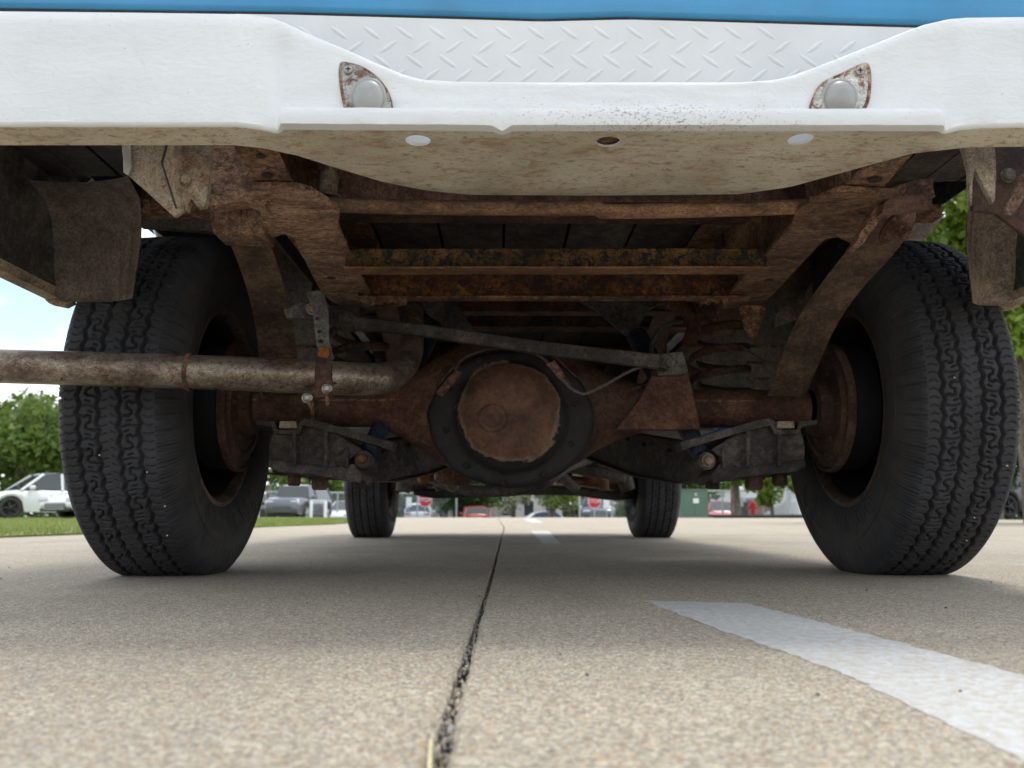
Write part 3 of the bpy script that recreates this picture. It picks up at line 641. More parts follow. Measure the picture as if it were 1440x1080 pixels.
# --- crossmembers
def crossbar(x0, x1, y0, y1, d, mat, lip, name='crossmember', lipmat=None, wob_=0, depth=.02):
    b = MB(); n = 24
    vs = []
    for i in range(n + 1):
        x = lerp(x0, x1, i / n); wv = wob_ * noise.noise(Vector((x * .006, d, 1)))
        a = P(x, y0 + wv * .6, d); c_ = P(x, y1 + wv, d); zb, zt = c_.z, a.z; L_ = lip
        vs += [(a.x, d + depth, zt + .004), (a.x, d + .002, zt + .002), (a.x, d, zt), (a.x, d, zb + .004), (a.x, d - .002, zb), (a.x, d - L_, zb - .0005), (a.x, d - L_, zb - .004), (a.x, d + depth, zb - .004), (a.x, d + depth, zt + .004)]
    k = 9; b.add(vs, [(i * k + j, (i + 1) * k + j, (i + 1) * k + j + 1, i * k + j + 1) for i in range(n) for j in range(k - 1)])
    b.m = [1 if j in (4, 5, 6) else 0 for i in range(n) for j in range(k - 1)]
    return part(b, name, [mat, lipmat or mat], smooth=40, bevel=0)
b = MB(); pts = [P(x, y, 1.17) for x, y in ((452, 287), (520, 290), (640, 292), (780, 293), (835, 293), (850, 297), (900, 297), (1000, 295), (1120, 291), (1150, 288))]
b.tube(pts, .0100, 10, flat=1.6); part(b, 'round_crossbar', M['rust_bar'], smooth=60, bevel=0)
b = MB(); q = pl([(430, 205), (1200, 205), (1180, 283), (470, 283)], 1.24); b.prism(q, (0, .006, 0)); part(b, 'rear_sill', M['rust_dark'])
b = MB(); c_ = P(462, 262, 1.2); b.lathe([(-.02, .014), (.02, .014), (.025, .010), (.05, .010)], c_, (0, .3, 1), 18, 0, True); b.lathe([(0, .022), (.004, .022)], c_ + Vector((0, 0, -.02)), (0, 0, 1), 18, 0, True)
part(b, 'body_mount', M['cream'], smooth=40)
crossbar(486, 1078, 350, 378, 1.37, M['rust_patch'], .016, lipmat=M['rust_bar'], wob_=.8)
crossbar(505, 1052, 378, 417, 1.62, M['rust_patch2'], .008, lipmat=M['rust'], wob_=.6)
for (x0, x1) in ((505, 575), (985, 1030)):
    q = [P(x, 421 + 5 * abs(math.sin(x * 1.3)) + (x % 7), 1.6) for x in range(x0, x1, 6)]; b = MB(); b.prism([P(x0, 416, 1.6)] + q + [P(x1, 416, 1.6)], (0, .006, 0)); part(b, 'rust_flake', M['rust'], bevel=0)

# --- helper springs (flat curved straps down to the axle)
def strap(pts, name, mat, th=(0, .010, -.004)):
    A = [P(x0, y, d) for (x0, x1, y, d) in pts]; B_ = [P(x1, y2, d) for (x0, x1, y2, d) in pts]
    def res(Q):
        r_ = []
        for i in range(len(Q) - 1):
            p0, p1, p2, p3 = Q[max(i - 1, 0)], Q[i], Q[i + 1], Q[min(i + 2, len(Q) - 1)]
            for k in range(5):
                t = k / 5; r_.append(.5 * ((2 * p1) + (p2 - p0) * t + (2 * p0 - 5 * p1 + 4 * p2 - p3) * t * t + (3 * p1 - p0 - 3 * p2 + p3) * t ** 3))
        r_.append(Q[-1]); return r_
    b = MB(); b.ribbon(res(A), res(B_), th); return part(b, name, mat, smooth=50, bevel=.0015)
M['spring'] = mat_rust('spring_steel', (.05, .033, .026), (.115, .08, .06), (.23, .165, .12), 1.2, bump=.6, stretch=(1, 1, .4))
strap([(300, 352, 285, 1.26), (312, 368, 310, 1.33), (325, 381, 345, 1.42), (340, 394, 385, 1.50), (352, 404, 425, 1.58), (360, 412, 465, 1.67), (365, 418, 510, 1.76), (366, 419, 552, 1.83)], 'helper_spring', M['spring'])
def strap2(L_, R_, name, mat, th=(0, .010, -.004)):
    b = MB()
    def res(Q):
        Q = [P(*q) for q in Q]; r_ = []
        for i in range(len(Q) - 1):
            p0, p1, p2, p3 = Q[max(i - 1, 0)], Q[i], Q[i + 1], Q[min(i + 2, len(Q) - 1)]
            for k in range(5):
                t = k / 5; r_.append(.5 * ((2 * p1) + (p2 - p0) * t + (2 * p0 - 5 * p1 + 4 * p2 - p3) * t * t + (3 * p1 - p0 - 3 * p2 + p3) * t ** 3))
        r_.append(Q[-1]); return r_
    b.ribbon(res(L_), res(R_), th); return part(b, name, mat, smooth=50, bevel=.0015)
strap2([(1228, 305, 1.26), (1196, 345, 1.36), (1150, 405, 1.48), (1118, 455, 1.58), (1098, 505, 1.68), (1081, 553, 1.78)],
       [(1288, 312, 1.26), (1262, 350, 1.36), (1212, 405, 1.48), (1178, 455, 1.58), (1153, 508, 1.68), (1134, 555, 1.78)], 'helper_spring', M['spring'])
b = MB(); b.lathe([(-.012, .020), (-.004, .033), (0, .035), (.006, .030), (.010, .018)], P(1262, 318, 1.22), (.3, -.5, -.8), 20, 0, True, ey=.7); part(b, 'spring_cap', M['rust'], smooth=40); b = MB(); b.hexbolt(P(1270, 325, 1.20), (.3, -.5, -.8), .011, .012); part(b, 'spring_bolt', M['rust'], smooth=40)
b = MB(); b.lathe([(-.012, .018), (0, .028), (.006, .024), (.010, .012)], P(322, 296, 1.24), (-.2, -.5, -.8), 20, 0, True, ey=.7); part(b, 'spring_cap', M['rust'], smooth=40); b = MB(); b.hexbolt(P(325, 327, 1.35), (-.1, -1, -.3), .007, .005); part(b, 'spring_bolt', M['rust'], smooth=40)

# --- axle with differential
DX = P(718, 578, 1.72).x; AZ = .362; AY = 1.88
b = MB(); pr = [(-.62, .040), (-.60, .050), (-.57, .050), (-.56, .043), (-.34, .043), (-.29, .052), (-.24, .070), (-.195, .094), (-.155, .122), (-.11, .145), (-.05, .157), (0, .162)]
pr = pr + [(-a, r_) for a, r_ in reversed(pr[:-1])]
seg = 40; vs = []
for (a, r_) in pr:
    for j in range(seg):
        t = 2 * math.pi * j / seg; ry = min(r_, .043 + (r_ - .043) * .42)
        x_ = DX + a; x_ += -DX * min(1, max(0, (abs(a) - .2) / .3))
        vs.append((x_, AY + ry * math.cos(t), AZ + r_ * math.sin(t)))
k = len(pr); b.add(vs, [(i * seg + j, i * seg + (j + 1) % seg, (i + 1) * seg + (j + 1) % seg, (i + 1) * seg + j) for i in range(k - 1) for j in range(seg)])
M['axle'] = mat_rust('axle_rust', (.05, .026, .019), (.10, .052, .037), (.17, .105, .078), 1, bump=.6)
axle = part(b, 'axle_housing', M['axle'], smooth=180, bevel=0)
for s_ in (-1, 1):   # weld seam
    b = MB(); b.tube([Vector((DX + s_ * x, AY - y, AZ + z)) for x, y, z in ((.57, .040, .012), (.40, .042, .012), (.25, .048, .012), (.17, .066, .018), (.14, .082, .06), (.09, .092, .108))], .0028, 6)
    part(b, 'weld_seam', M['rust'], smooth=180, bevel=0, parent=axle)
# black housing ring + cover
m, nt, N, L, B = newmat('diff_cover_paint'); v = objco(N, L)
cc = P(716, 573, 1.70)
mpn = N.new('ShaderNodeMapping'); mpn.inputs['Location'].default_value = (-cc.x, 0, -cc.z); mpn.inputs['Scale'].default_value = (1, 0, 1); L.new(v, mpn.inputs['Vector'])
ln = N.new('ShaderNodeVectorMath'); ln.operation = 'LENGTH'; L.new(mpn.outputs[0], ln.inputs[0])
ns = nzn(N, L, v, 10, 9, .72, .2); ma = N.new('ShaderNodeMath'); ma.operation = 'MULTIPLY_ADD'; ma.inputs[1].default_value = .075; L.new(ns, ma.inputs[0]); L.new(ln.outputs['Value'], ma.inputs[2])
f = rampn(N, L, ma.outputs[0], [(.1455, 0.0), (.1470, 1.0)]); fe = rampn(N, L, ma.outputs[0], [(.136, 0.0), (.146, 1.0)])
n1 = nzn(N, L, v, 13, 8, .65, .4); n2 = nzn(N, L, v, 110, 7, .7)
ru = rampn(N, L, n1, [(.32, (.05, .022, .014)), (.5, (.105, .046, .026)), (.68, (.19, .095, .05))]); ru = mixn(N, L, 1.0, ru, rampn(N, L, n2, [(.3, .6), (.65, 1.25)]), 'MULTIPLY')
ru = mixn(N, L, rampn(N, L, nzn(N, L, v, 9, 6, .7, .5), [(.56, 0.0), (.68, .6)]), ru, (.20, .12, .07))
ru = mixn(N, L, mixn(N, L, .55, fe, 0.0), ru, (.36, .30, .21))
bk = rampn(N, L, nzn(N, L, v, 26, 7, .7, .4), [(.35, (.007, .006, .006)), (.6, (.018, .015, .014)), (.75, (.045, .038, .035))])
L.new(mixn(N, L, f, ru, bk), B.inputs['Base Color']); B.inputs['Roughness'].default_value = .7
hm = N.new('ShaderNodeMath'); hm.operation = 'MULTIPLY_ADD'; hm.inputs[1].default_value = -.7; L.new(f, hm.inputs[0]); L.new(n2, hm.inputs[2]); bumpn(N, L, B, hm.outputs[0], .7, .004); M['cover'] = m
b = MB(); c_ = P(719, 584, 1.76)
b.lathe([(-.10, .150), (-.03, .158), (-.012, .160), (-.004, .158), (0, .153), (.002, .148), (.004, .140), (.005, .132), (.007, .124), (.010, .120), (.018, .116), (.030, .108), (.044, .090), (.053, .066), (.057, .035), (.058, .0)], Vector((c_.x, AY - .085, c_.z)), (0, -1, -.02), 72, 0, True)
for i in range(len(b.v)):
    x, y, z = b.v[i]; b.v[i] = (x, y + .003 * noise.noise(Vector((x * 30, z * 30, 1))), z + .002 * noise.noise(Vector((x * 14, z * 14, 4))))
    rr_ = math.hypot(x - c_.x, z - c_.z)
    if rr_ > .112:
        kx = lerp(1, 1.12, min(1, (rr_ - .112) / .04)); kz = lerp(1, .92 if z > c_.z else .94, min(1, (rr_ - .112) / .04)); jg = 1 + .035 * noise.noise(Vector((x * 25, z * 25, 7)))
        b.v[i] = (c_.x + (x - c_.x) * kx * jg, b.v[i][1], c_.z + (z - c_.z) * kz * jg)
cover = part(b, 'differential_cover', M['cover'], smooth=50, bevel=0)
b = MB(); b.lathe([(0, .030), (.003, .028), (.004, .021), (.0015, .018), (.0015, .010), (.004, .007), (.004, 0)], P(692, 588, 1.735), (-.12, -1, -.05), 32, 0, True); part(b, 'cover_boss', M['cover'], smooth=50, bevel=0, parent=cover)
for i in range(10):
    a = i / 10 * 2 * math.pi + .2; b = MB(); b.hexbolt(Vector((c_.x + .140 * math.cos(a), AY - .088, c_.z + .140 * math.sin(a))), (0, -1, 0), .0065, .005); part(b, 'cover_bolt', M['joint'], bevel=0, parent=cover)
b = MB(); b.tube([P(*q) for q in ((640, 520, 1.74), (655, 502, 1.72), (700, 489, 1.71), (752, 497, 1.71), (775, 515, 1.71), (800, 543, 1.70), (812, 551, 1.70), (826, 553, 1.70), (860, 536, 1.70), (885, 522, 1.71), (905, 515, 1.72))], .0034, 8); part(b, 'brake_line', M['grime_grey'], smooth=180, bevel=0)
b = MB(); b.prism(rough(pl([(768, 512), (780, 506), (792, 524), (803, 540), (800, 546), (784, 530), (774, 518)], 1.70), .002, .008), (0, .004, 0)); part(b, 'line_clip', M['rust']); b = MB(); b.prism(rough(pl([(612, 552), (640, 520), (650, 524), (622, 558)], 1.71), .002, .008), (0, .004, 0)); part(b, 'line_clip', M['rust'])
b = MB(); b.tube([P(*q) for q in ((365, 548, 1.80), (372, 560, 1.80), (400, 563, 1.79), (436, 562, 1.78), (440, 590, 1.78), (452, 604, 1.78))], .0034, 8); part(b, 'brake_line', M['rust'], smooth=180, bevel=0)
b = MB(); b.prism(rough(pl([(866, 604), (900, 560), (916, 530), (921, 500), (960, 494), (972, 540), (980, 575), (985, 604)], 1.775), .001), (0, .03, 0)); part(b, 'panhard_bracket', M['axle'], bevel=.003)
b = MB(); b.prism(pl([(921, 498), (960, 494), (968, 520), (964, 526), (925, 528)], 1.755), (0, .018, 0)); part(b, 'panhard_bracket_cheek', M['grime_grey'], bevel=.002)
b = MB(); b.hexbolt(P(942, 511, 1.69), (0, -1, 0), .011, .010); part(b, 'bolt', M['grime_grey'], bevel=0)
b = MB(); b.ribbon([P(495, 444, 1.68), P(600, 456, 1.675), P(760, 479, 1.675), P(930, 498, 1.69)], [P(497, 461, 1.68), P(600, 473, 1.675), P(760, 497, 1.675), P(928, 518, 1.69)], (0, .020, 0))
b.lathe([(-.02, .017), (.02, .017)], P(934, 510, 1.715), (0, 1, 0), 20, 0, True); b.lathe([(-.02, .02), (.02, .02)], P(490, 452, 1.70), (0, 1, 0), 20, 0, True)
part(b, 'track_bar', M['grime'], smooth=40, bevel=.003)
b = MB(); b.prism(rough(pl([(463, 430), (505, 430), (508, 456), (498, 465), (490, 470), (480, 463), (463, 456)], 1.72), .001), (0, .006, 0)); b.hexbolt(P(485, 442, 1.72), (0, -1, 0), .011, .01); part(b, 'frame_bracket', M['grime'], bevel=.001)

# --- exhaust
b = MB(); b.tube([P(*q) for q in ((-220, 508, 1.38), (0, 515, 1.40), (240, 522, 1.42), (440, 530, 1.455), (520, 533, 1.49), (558, 525, 1.56), (576, 500, 1.65), (580, 470, 1.75), (579, 430, 1.83), (585, 405, 2.05), (615, 415, 2.15), (650, 445, 2.5), (655, 520, 2.9), (650, 600, 3.4), (640, 640, 4.0))], [.0285, .0285, .0292, .030, .029, .027, .025, .024, .027, .027, .027, .027, .027, .027, .027], 28)
pipe = part(b, 'exhaust_pipe', M['pipe'], smooth=180, bevel=0)
b = MB(); c_ = P(266, 523, 1.425); b.lathe([(-.004, .0315), (0, .0326), (.004, .0315)], c_, (1, .08, -.02), 28); part(b, 'weld_bead', M['rust'], smooth=180, bevel=0, parent=pipe)
b = MB(); A = [P(430, 410, 1.47), P(440, 440, 1.465), P(444, 480, 1.46), P(452, 514, 1.455)]; B_ = [P(455, 408, 1.47), P(462, 440, 1.465), P(463, 480, 1.46), P(470, 505, 1.455)]
b.ribbon(A, B_, (0, .004, 0)); hang = part(b, 'exhaust_hanger', M['grime_grey'])
for q in ((449, 466), (451, 480), (446, 448)):
    b = MB(); b.lathe([(0, .0035), (.0008, .0035), (.0008, 0)], P(*q, 1.458), (0, -1, 0), 12, 0, True); part(b, 'strap_hole', M['joint'], bevel=0, parent=hang)
b = MB(); b.prism(pl([(449, 488), (462, 488), (464, 496), (457, 512), (450, 508), (446, 498)], 1.45), (0, .006, 0)); part(b, 'hanger_block', M['orange'], bevel=.002, parent=hang)
b = MB(); b.lathe([(-.008, .0345), (.008, .0345)], P(452, 530, 1.46), (1, .1, -.02), 28, 0, True); b.prism(rough(pl([(444, 510), (466, 512), (466, 556), (440, 560), (425, 556), (446, 546)], 1.425), .001), (0, .012, 0)); clamp = part(b, 'exhaust_clamp', M['axle'])
for q in ((458, 547), (430, 560)):
    b = MB(); b.hexbolt(P(*q, 1.42) , (.8, -.6, 0), .0065, .012); part(b, 'clamp_nut', M['zinc'], bevel=0, parent=clamp)
b = MB(); b.tube([P(432, 562, 1.42), P(440, 578, 1.425)], .003, 8); b.tube([P(459, 550, 1.42), P(461, 570, 1.425)], .003, 8); part(b, 'clamp_stud', M['rust'], bevel=0, parent=clamp)
b = MB(); b.prism(rough(pl([(398, 432), (430, 424), (444, 432), (440, 448), (402, 447)], 1.60), .001), (0, .02, 0)); part(b, 'spring_shackle', M['grime_grey'], bevel=.001); b = MB(); b.hexbolt(P(440, 434, 1.58), (.2, -1, 0), .010, .008); part(b, 'bolt', M['bolt'], bevel=0); b = MB(); b.prism(pl([(402, 392), (440, 396), (436, 428), (404, 432)], 1.66), (0, .03, 0)); part(b, 'spring_shackle', M['grime_grey'], bevel=.001)

# --- coil springs
def coil(cx, cy, z0, z1, R0, turns, r_, name='coil_spring'):
    pts = []; n = int(turns * 16)
    for i in range(n + 1):
        a = i / 16 * 2 * math.pi - 1.57; pts.append(Vector((cx + R0 * math.cos(a), cy + R0 * math.sin(a), lerp(z0, z1, i / n))))
    b = MB(); b.tube(pts, r_, 10, smooth=False); return part(b, name, M['rust_dark'], smooth=180, bevel=0)
cL = P(505, 500, 2.03); cR = P(1012, 512, 2.03)
coil(cL.x, 2.03, .41, .66, .066, 4.6, .0095); coil(cR.x, 2.03, .41, .66, .066, 4.6, .0095)
for c_ in (cL, cR):
    b = MB(); b.lathe([(0, .075), (.01, .08), (.02, .05), (.06, .045)], (c_.x, 2.03, .66), (0, 0, 1), 24, 0, True); part(b, 'spring_seat', M['rust'], smooth=40)

# --- trailing arms, spring pads, shocks
def arm(pts, name='trailing_arm'):
    A = [P(x, y0, d) for x, y0, y1, d in pts]; B_ = [P(x, y1, d) for x, y0, y1, d in pts]; b = MB(); sx = 1 if A[0].x > 0 else -1
    b.ribbon(A, B_, (sx * .004, .0, 0)); b.ribbon([p + Vector((-.022, 0, 0)) for p in B_], [p + Vector((.022, .01, 0)) for p in B_], (0, 0, -.004)); b.ribbon([p + Vector((-.022, 0, 0)) for p in A], [p + Vector((.022, .01, 0)) for p in A], (0, 0, .004))
    o = part(b, name, M['grime'], smooth=40, bevel=.001); return o
ar = arm([(1120, 612, 664, 1.86), (1040, 618, 672, 1.92), (960, 622, 678, 2.02), (900, 612, 668, 2.18), (850, 604, 650, 2.45), (815, 606, 636, 2.8), (792, 610, 630, 3.2)])
al = arm([(385, 612, 664, 1.86), (470, 618, 672, 1.92), (545, 620, 676, 2.02), (600, 612, 664, 2.18), (640, 606, 648, 2.45), (665, 604, 640, 2.8), (680, 606, 632, 3.2)])
for q, par in (((858, 616, 2.42), ar), ((882, 617, 2.25), ar), ((905, 625, 2.15), ar), ((941, 633, 2.03), ar), ((575, 626, 2.1), al), ((597, 615, 2.2), al), ((538, 634, 2.03), al)):
    b = MB(); b.lathe([(0, .006), (.003, .006), (.003, 0)], P(q[0], q[1], q[2] - .03), (0, -1, 0), 12, 0, True); part(b, 'arm_hole', M['joint'], bevel=0, parent=par)
def mx_(x): return 1510 - x          # mirror about the truck's centre line at the axle's distance
def both(ptsR, d, mat, name, depth, amp=.0015, bev=.0015, dxL=0):
    for k in (0, 1):
        pts = ptsR if k == 0 else [(mx_(x) + dxL, y) for x, y in reversed(ptsR)]
        b = MB(); b.prism(rough(pl(pts, d), amp, .012, k), (0, depth, 0)); part(b, name, mat, bevel=bev)
both([(1000, 632), (1040, 607), (1075, 597), (1088, 590), (1088, 600), (1126, 600), (1133, 628), (1132, 648), (1095, 652), (1045, 662), (1012, 642)], 1.775, M['grime'], 'spring_pad_block', .17, bev=.004)
both([(956, 622), (1030, 601), (1066, 590), (1084, 588), (1091, 594), (1094, 604), (1120, 604), (1124, 592), (1150, 590), (1150, 597), (1128, 600), (1124, 610), (1090, 611), (1084, 598), (1040, 609), (975, 628), (960, 634)], 1.755, M['grime'], 'pad_plate', .06)
both([(1000, 668), (1012, 652), (1045, 658), (1100, 650), (1132, 646), (1134, 656), (1118, 664), (1092, 666), (1045, 672), (1004, 680)], 1.77, M['grime'], 'clamp_plate', .14, bev=.003)
both([(1094, 592), (1117, 592), (1118, 602), (1093, 602)], 1.745, M['bolt'], 'bump_pad', .03, amp=.0005)
both([(998, 676), (1012, 674), (1012, 688), (996, 686)], 1.79, M['joint'], 'rubber_stop', .03)
for k in (0, 1):
    for (x, y, r_) in ((1060, 680, .019), (1096, 674, .016)):
        x_ = x if k == 0 else mx_(x) + (0 if y > 670 else 0); b = MB(); b.hexbolt(P(x_, y - 8, 1.83), (0, 0, -1), r_, .026 if r_ > .015 else .015); part(b, 'clamp_nut', M['rust_dark'], bevel=0)
    for dx in (0, 26):
        x_ = 1052 + dx * 1.7; x_ = x_ if k == 0 else mx_(x_); b = MB(); b.tube([P(x_, 600, 1.76), P(x_, 655, 1.76)], .005, 8); part(b, 'u_bolt', M['grime'], bevel=0)
def shock(a, c_):
    b = MB(); A = P(*a); C_ = P(*c_); ax = (C_ - A).normalized(); ln_ = (C_ - A).length
    b.lathe([(.02, .012), (.03, .021), (.18, .021), (.181, .0265), (ln_ * .93, .0265), (ln_ * .95, .012), (ln_, .010)], A, ax, 24, 0, True)
    o = part(b, 'shock_absorber', M['blueshock'], smooth=35, bevel=0)
    b = MB(); b.lathe([(-.022, .019), (.022, .019)], A, (0, 1, 0), 22, 0, True); part(b, 'shock_eye', M['grime'], parent=o, smooth=40)
    b = MB(); b.hexbolt(A + Vector((0, -.03, 0)), (0, -1, 0), .011, .014); part(b, 'shock_bolt', M['bolt'] if a[0] > 700 else M['rust'], parent=o, bevel=0)
    b = MB(); b.lathe([(0, .028), (.004, .030), (.008, .028), (.03, .018)], A + Vector((.028 if a[0] > 700 else -.028, -.01, 0)), (1 if a[0] > 700 else -1, 0, 0), 20, 0, True); part(b, 'shock_bushing', M['grime'], parent=o, smooth=40)
shock((991, 649, 1.80), (890, 462, 2.12)); shock((513, 647, 1.80), (612, 452, 2.12))

# --- things above and ahead of the axle
b = MB(); b.prism(pl([(600, 424), (1000, 424), (1000, 438), (600, 438)], 2.15), (0, .05, 0)); part(b, 'axle_crossmember', M['rust_dark'])
b = MB(); b.prism(rough(pl([(815, 424), (935, 424), (912, 436), (893, 468), (880, 472), (868, 462), (838, 436)], 2.10), .002), (0, .01, 0)); part(b, 'shock_mount', M['grime_grey'])
b = MB(); b.prism(rough(pl([(590, 424), (640, 424), (668, 466), (640, 470), (600, 440)], 2.10), .002), (0, .01, 0)); part(b, 'shock_mount', M['grime_grey'])
b = MB(); b.tube([P(*q) for q in ((938, 424, 2.0), (950, 428, 2.0), (968, 440, 2.0), (975, 462, 2.0), (968, 485, 2.0))], .018, 14); part(b, 'frame_hoop', M['rust_dark'], smooth=180, bevel=0)
b = MB(); b.prism(rough(pl([(978, 428), (1036, 432), (1034, 470), (984, 470)], 1.98), .002), (0, .03, 0)); part(b, 'frame_plate', M['rust_dark'])
b = MB(); b.prism(pl([(1039, 428), (1072, 428), (1078, 432), (1066, 472), (1058, 476), (1050, 470)], 1.66), (0, .01, 0)); part(b, 'bump_stop', M['rust'], bevel=.004)
b = MB(); b.tube([P(*q) for q in ((916, 500, 1.95), (918, 482, 1.95), (928, 464, 1.95), (944, 455, 1.95), (960, 452, 1.95))], .0055, 10); part(b, 'brake_hose', M['grime'], smooth=180, bevel=0)
b = MB(); b.tube([P(*q) for q in ((1042, 487, 1.9), (1070, 505, 1.85), (1092, 520, 1.82), (1100, 540, 1.80))], .003, 8); part(b, 'brake_cable', M['grime_grey'], smooth=180, bevel=0); b = MB(); b.tube([P(*q) for q in ((890, 548, 1.8), (905, 540, 1.82), (917, 525, 1.86), (920, 505, 1.92))], .003, 8); part(b, 'brake_cable', M['grime_grey'], smooth=180, bevel=0)
for (y, d) in ((487, 2.0), (510, 2.0), (532, 2.0)):
    for (x0, x1) in ((400, 470), (1050, 1130)):
        b = MB(); b.tube([P(x0, y, d), P(x1, y, d)], .0035, 8); part(b, 'frame_wire', M['rust'], bevel=0)
b = MB(); b.prism(rough(pl([(1130, 415), (1180, 345), (1200, 345), (1150, 440), (1090, 460), (1090, 440)], 1.95), .002), (0, .01, 0)); part(b, 'inner_fender_flange', M['undercoat'])
# cab, engine bay and front end underneath
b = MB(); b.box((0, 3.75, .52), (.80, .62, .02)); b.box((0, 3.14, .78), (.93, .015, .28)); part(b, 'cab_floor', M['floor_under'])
b = MB(); b.lathe([(-1.55, .035), (0, .038)], (-.02, 3.55, .42), (0, 1, 0), 18, 0, True); part(b, 'drive_shaft', M['grime'], smooth=40)
b = MB(); b.lathe([(0, .05), (.1, .08), (.35, .10), (.6, .14), (.75, .17)], (-.02, 3.45, .47), (0, 1, 0), 24, 0, True); part(b, 'gearbox', M['grime'], smooth=40)
b = MB(); b.box((0, 3.42, .365), (.40, .05, .035)); b.box((0, 3.42, .325), (.40, .07, .004)); part(b, 'gearbox_crossmember', M['grime'], bevel=.004)
b = MB(); b.box((-.02, 4.55, .50), (.17, .36, .20)); b.box((-.02, 4.6, .315), (.13, .22, .05)); part(b, 'engine', M['grime'], bevel=.02)
b = MB(); b.tube([P(*q) for q in ((585, 690, 4.75), (610, 694, 4.7), (660, 693, 4.68), (720, 690, 4.66), (800, 690, 4.68), (860, 697, 4.7), (890, 695, 4.75))], .026, 14); part(b, 'front_axle_beam', M['grime'], smooth=180, bevel=0)
b = MB(); b.box((0, 4.74, .34), (.33, .10, .035)); part(b, 'front_crossmember', M['grime'], bevel=.01)
for sx in (-1, 1):
    b = MB(); b.prism([Vector((sx * .26, 4.55, .30)), Vector((sx * .26, 5.0, .30)), Vector((sx * .66, 4.86, .245)), Vector((sx * .66, 4.74, .245))], (0, 0, .045)); part(b, 'control_arm', M['rust_dark'], bevel=.006)
    coil(sx * .46, 4.80, .30, .56, .055, 5, .009)
    b = MB(); b.lathe([(0, .035), (.06, .045), (.12, .030), (.17, .035)], (sx * .42, 4.55, .29), (0, 0, 1), 18, 0, True); part(b, 'ball_joint', M['orange'] , smooth=40)
    b = MB(); b.box((sx * .60, 4.72, .45), (.02, .03, .10)); part(b, 'steering_knuckle', M['grime'], bevel=.006)
b = MB(); b.tube([Vector((-.62, 4.62, .30)), Vector((0, 4.56, .31)), Vector((.62, 4.62, .30))], .012, 10); part(b, 'tie_rod', M['rust'], smooth=180, bevel=0)
b = MB(); b.tube([P(*q) for q in ((560, 640, 3.1), (600, 668, 3.05), (650, 688, 3.0), (700, 691, 3.0), (745, 686, 3.0), (775, 673, 3.0), (800, 655, 3.1), (850, 640, 3.6))], .020, 14); part(b, 'crossover_pipe', M['grime_grey'], smooth=180, bevel=0)
b = MB(); c_ = P(636, 662, 2.5); b.lathe([(-.05, .030), (-.03, .042), (.05, .042), (.07, .026)], c_, (1, .2, -.05), 22, 0, True); part(b, 'muffler_joint', M['rust'], smooth=40)
b = MB(); b.tube([P(*q) for q in ((627, 664, 2.68), (628, 682, 2.68), (636, 690, 2.68), (644, 684, 2.68), (642, 664, 2.68))], .004, 8); part(b, 'u_bolt', M['bolt'], smooth=180, bevel=0)
b = MB(); c_ = P(596, 665, 3.0); b.lathe([(-.035, .018), (0, .026), (.03, .018)], c_, (0, 0, 1), 16, 0, True); part(b, 'bushing', M['orange'], smooth=40)
b = MB(); b.box((.45, 2.95, .50), (.18, .30, .11)); part(b, 'frame_tank', M['grime'], bevel=.02); b = MB(); b.box((-.48, 2.95, .52), (.14, .30, .09)); part(b, 'frame_tank', M['grime'], bevel=.02)
for (x0, y0, x1, y1, d, r_, mt) in ((560, 668, 600, 676, 3.6, .020, 'grime'), (800, 652, 880, 672, 3.3, .018, 'grime'), (845, 640, 850, 690, 4.1, .022, 'rust'), (870, 650, 884, 690, 4.3, .035, 'grime'), (575, 648, 566, 692, 4.2, .035, 'grime'), (790, 668, 812, 690, 3.9, .020, 'grime_grey'), (612, 664, 618, 690, 3.8, .016, 'rust_dark')):
    b = MB(); b.tube([P(x0, y0, d), P((x0 + x1) / 2, (y0 + y1) / 2 + 1, d), P(x1, y1, d)], [r_, r_ * 1.25, r_], 12); part(b, 'suspension_link', M[mt], smooth=180, bevel=0)
for (pts, d) in ((((548, 655), (620, 650), (655, 664), (640, 676), (600, 672), (556, 676)), 4.0), (((795, 650), (900, 648), (905, 668), (865, 664), (835, 672), (800, 664)), 4.0)):
    b = MB(); b.prism(rough(pl(pts, d), .006, .03), (0, .05, 0)); part(b, 'steering_bracket', M['grime'])
# dark cross ribs under the bed seen over the axle
for i, y in enumerate((455, 470, 490, 505)):
    b = MB(); a = P(650, y, 2.9); b.box((0, 2.9 + i * .03, a.z), (.5, .01, .004)); part(b, 'floor_rib', M['rust_dark'], bevel=0)

